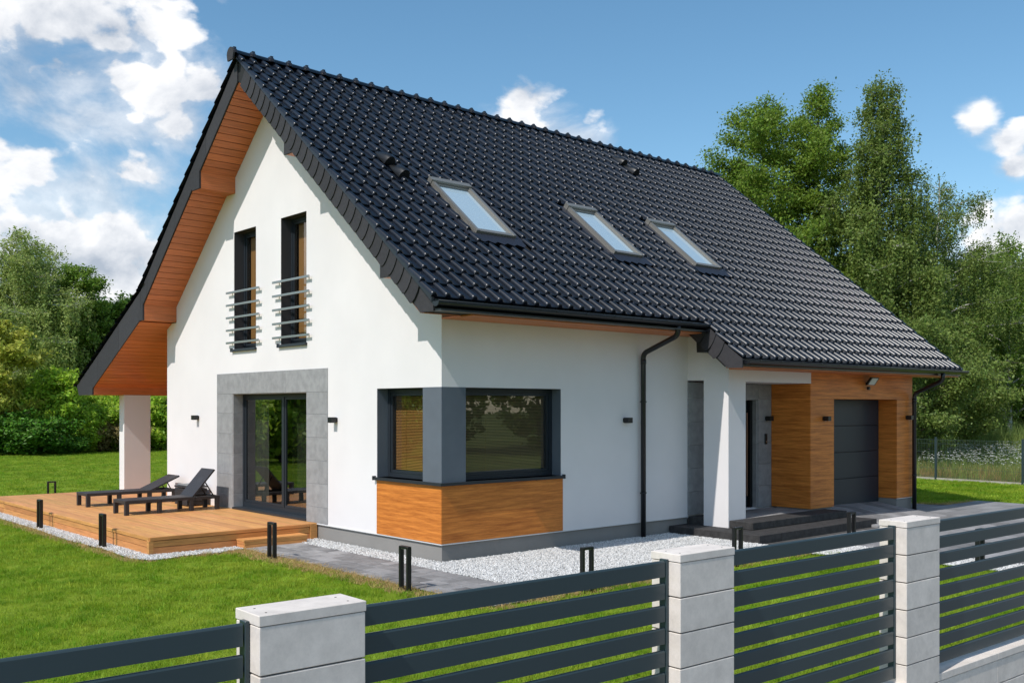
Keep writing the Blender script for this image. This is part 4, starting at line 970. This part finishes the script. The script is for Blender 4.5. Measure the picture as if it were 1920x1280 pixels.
def plant_tree(key, loc, rz, sc, label, cat='tree', name='tree', group=None, **kw):
    if key not in PROTO: PROTO[key] = make_tree(**kw)
    tm, cm = PROTO[key]; t = thing(name, label, cat, loc, rz, group); t.scale = (sc, sc, sc) if isinstance(sc, (int, float)) else sc
    link('trunk' if cat != 'shrub' else 'stems', tm, t); link('crown' if cat != 'shrub' else 'foliage', cm, t); return t
def at(px, dep, z=G):     # ground position behind pixel column px at view depth dep (metres)
    p = CAM + VIEW * dep + RIGHT * ((px - 960) / F_PX * dep); return (p.x, p.y, z)
gt = 'trees around the house'
# right-hand group
plant_tree('bright', at(1435, 44), .3, 1.0, 'broad bright green tree rising directly behind the right end of the roof', seed=3, height=16.4, rad=3.7, base=.12, leaf='bright', nleaf=110000, lsize=.11, shape='oval', lumps=1.0, nlimb=60, trunk_r=.22)
plant_tree('bright2', at(1535, 45), 2.1, 1.0, 'taller bright green tree between the broad tree and the tall birch', seed=8, height=17.4, rad=3.5, base=.12, leaf='bright', nleaf=95000, lsize=.11, shape='cone', lumps=1.0, nlimb=60, trunk_r=.2)
plant_tree('bright2', at(1388, 46), 4.1, (.75, .75, .82), 'lower bright green tree whose crown peeks over the far roof corner')
plant_tree('birch', at(1652, 41), 1.1, 1.0, 'tall white-trunked birch with hanging branches behind the garage', 'tree', 'birch_tree', seed=5, height=16.6, rad=3.1, base=.20, leaf='birch', nleaf=110000, lsize=.10, bark='birchbark', weep=1.1, shape='cone', lumps=1.5, nlimb=44, trunk_r=.20)
plant_tree('birch2', at(1758, 43), 2.6, .80, 'shorter birch with one long branch reaching right, beside the tall birch', 'tree', 'birch_tree', seed=15, height=15.9, rad=4.2, base=.15, leaf='birch', nleaf=80000, lsize=.10, bark='birchbark', weep=.9, shape='oval', lumps=1.6, nlimb=36, trunk_r=.16)
plant_tree('slim', at(1893, 46), .4, 1.0, 'slim pointed birch at the right edge of the picture', 'tree', 'birch_tree', seed=21, height=10.4, rad=2.8, base=.12, leaf='mid', nleaf=45000, lsize=.10, bark='birchbark', weep=.25, shape='cone', lumps=1.0, nlimb=44, trunk_r=.12)
for i, (px, dep, sc, lab) in enumerate(((1700, 35.5, .80, 'low leafy tree with branches to the ground beside the garage corner'), (1765, 39, .85, 'leafy tree behind the mesh fence post, below the birches'), (1840, 52, 1.1, 'dark leafy tree below the slim birch'), (1925, 52, 1.15, 'leafy tree at the right edge above the meadow'), (1640, 44, 1.0, 'leafy tree hidden low behind the right slope of the roof'))):
    plant_tree('low', at(px, dep), i * 1.3, sc, lab, seed=31, height=6.8, rad=2.9, base=.04, leaf='birch', nleaf=40000, lsize=.12, shape='oval', lumps=.9, nlimb=40, trunk_r=.12)
for i, px in enumerate((1560, 1700, 1800, 1900, 2010)):
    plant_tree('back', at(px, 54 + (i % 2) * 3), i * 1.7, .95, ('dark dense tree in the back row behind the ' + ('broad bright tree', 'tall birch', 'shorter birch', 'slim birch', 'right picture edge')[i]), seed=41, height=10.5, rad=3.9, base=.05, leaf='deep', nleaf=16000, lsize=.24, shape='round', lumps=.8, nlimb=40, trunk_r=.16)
# left-hand group
plant_tree('weepL', at(30, 55), .2, 1.0, 'tall weeping birch at the left edge of the picture', 'tree', 'birch_tree', seed=51, height=12.6, rad=3.4, base=.12, leaf='silver', nleaf=65000, lsize=.125, bark='birchbark', weep=1.1, shape='oval', lumps=1.1, nlimb=44, trunk_r=.2)
plant_tree('weepL', at(72, 60), 2.2, 1.02, 'slender weeping birch behind and right of the left-edge birch', 'tree', 'birch_tree')
plant_tree('maple', at(140, 58), .7, (1, 1, .86), 'bright green broad-leaved tree between the left birches and the roof edge', seed=61, height=12.6, rad=3.3, base=.12, leaf='mid', nleaf=55000, lsize=.15, shape='oval', lumps=1.2, nlimb=42, trunk_r=.18)
plant_tree('maple', at(225, 60), 2.9, (.8, .8, .70), 'leafy tree just left of the lower roof edge')
plant_tree('maple', at(190, 64), 1.4, .74, 'leafy tree in the gap between the two bright left-hand trees')
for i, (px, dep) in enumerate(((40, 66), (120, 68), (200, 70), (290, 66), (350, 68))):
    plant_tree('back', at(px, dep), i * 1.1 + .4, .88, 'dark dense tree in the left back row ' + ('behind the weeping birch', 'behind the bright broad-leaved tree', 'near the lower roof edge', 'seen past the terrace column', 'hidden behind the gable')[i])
plant_tree('yellow', at(-12, 47), .5, 1.0, 'yellow-green tree low at the left edge of the picture', seed=71, height=6.6, rad=2.0, base=.12, leaf='yellow', nleaf=22000, lsize=.16, shape='oval', lumps=1.2, nlimb=34, trunk_r=.1)
plant_tree('limebush', at(95, 49), 1.5, 1.0, 'tall lime green shrub with pointed shoots on the far lawn edge', 'shrub', 'shrub', seed=81, height=4.1, rad=1.9, base=.03, leaf='lime', nleaf=24000, lsize=.17, shape='oval', lumps=1.2, nlimb=34, trunk_r=.06)
sh = [(12, 47, 1.0, 'juniper', 'dark spreading juniper at the left end of the far border', (1.35, 1.35, .95)), (62, 46.5, 1.0, 'juniper', 'dark spreading juniper right of the first, on the far border', (1.2, 1.2, .85)),
      (150, 49, 1.0, 'limeshrub', 'lime shrub in the far border, below the tall lime shrub', 1.0), (188, 50, 1.0, 'brown', 'brownish low shrub in the middle of the far border', .9), (222, 51, 1, 'limeshrub', 'green shrub in the far border left of the terrace column', 1.15),
      (268, 52, 1, 'limeshrub', 'green shrub seen left of and behind the terrace column', 1.2), (300, 52, 1, 'limeshrub', 'green shrub seen between the terrace column and the wall', 1.35), (330, 53, 1, 'limeshrub', 'green shrub hidden behind the white gable wall', 1.1),
      (120, 47.5, 1, 'juniper', 'low dark evergreen shrub before the lime shrubs', (.8, .8, .42)), (245, 50, 1, 'brown', 'brownish shrub beside the terrace column', .75), (175, 52, 1, 'limeshrub', 'larger green shrub behind the brownish low shrub', 1.35), (45, 50, 1, 'limeshrub', 'green shrub behind the dark junipers', 1.1), (200, 54, 1, 'limeshrub', 'tall green shrub at the foot of the left trees', 1.6)]
kwm = {'juniper': dict(seed=91, height=1.7, rad=1.35, base=.02, leaf='juniper', nleaf=14000, lsize=.12, shape='round', lumps=.5, nlimb=40, trunk_r=.03),
       'limeshrub': dict(seed=92, height=1.95, rad=1.1, base=.02, leaf='lime', nleaf=11000, lsize=.13, shape='round', lumps=.7, nlimb=30, trunk_r=.03),
       'brown': dict(seed=93, height=1.5, rad=.95, base=.02, leaf='brownish', nleaf=8000, lsize=.12, shape='round', lumps=.7, nlimb=30, trunk_r=.03)}
for i, (px, dep, _, key, lab, sc) in enumerate(sh):
    k = 1.0 if isinstance(sc, tuple) else sc
    plant_tree(key, at(px, dep), i * 1.9, sc, lab, 'shrub', 'shrub', 'shrubs in the border at the far lawn edge', **kwm[key])
# trees and shrubs that stand round the camera side of the garden; the window glass mirrors them
kf = dict(seed=43, height=10.5, rad=4.2, base=.04, leaf='mid', nleaf=8000, lsize=.36, shape='round', lumps=.8, nlimb=34, trunk_r=.16)
for i, (x, y, sc) in enumerate(((-22, 40, .62), (-29, 50, .75), (-14, 56, .7), (-34, 30, .8))):
    plant_tree('far', (x, y, G), i * 1.3, sc, ('leafy garden tree mirrored in the sliding door, ' + ('nearest of them', 'second in the row', 'rightmost of the row', 'leftmost of them')[i]), **kf)
for i, (x, y, sc) in enumerate(((-7.5, 24, 1.5), (-10.5, 25, 1.7), (-13.5, 24, 1.4), (-16.5, 26, 1.6), (-20, 24, 1.5))):
    plant_tree(('limeshrub', 'limeshrub', 'brown')[i % 3], (x, y, G), i * 1.3, sc, ('garden shrub mirrored low in the sliding door, ' + ('nearest the deck', 'second from the deck', 'brownish middle one', 'fourth from the deck', 'farthest from the deck')[i]), 'shrub', 'shrub')
for i, (x, y, sc) in enumerate(((10, -34, .9), (18, -36, 1.0), (26, -33, .9), (34, -34, 1.0), (43, -30, .95), (2, -36, .95))):
    plant_tree('far', (x, y, -.5), i * .9, sc, 'tree across the street mirrored in the corner window, ' + ('second from the left', 'third from the left', 'third from the right', 'second from the right', 'rightmost', 'leftmost')[i])
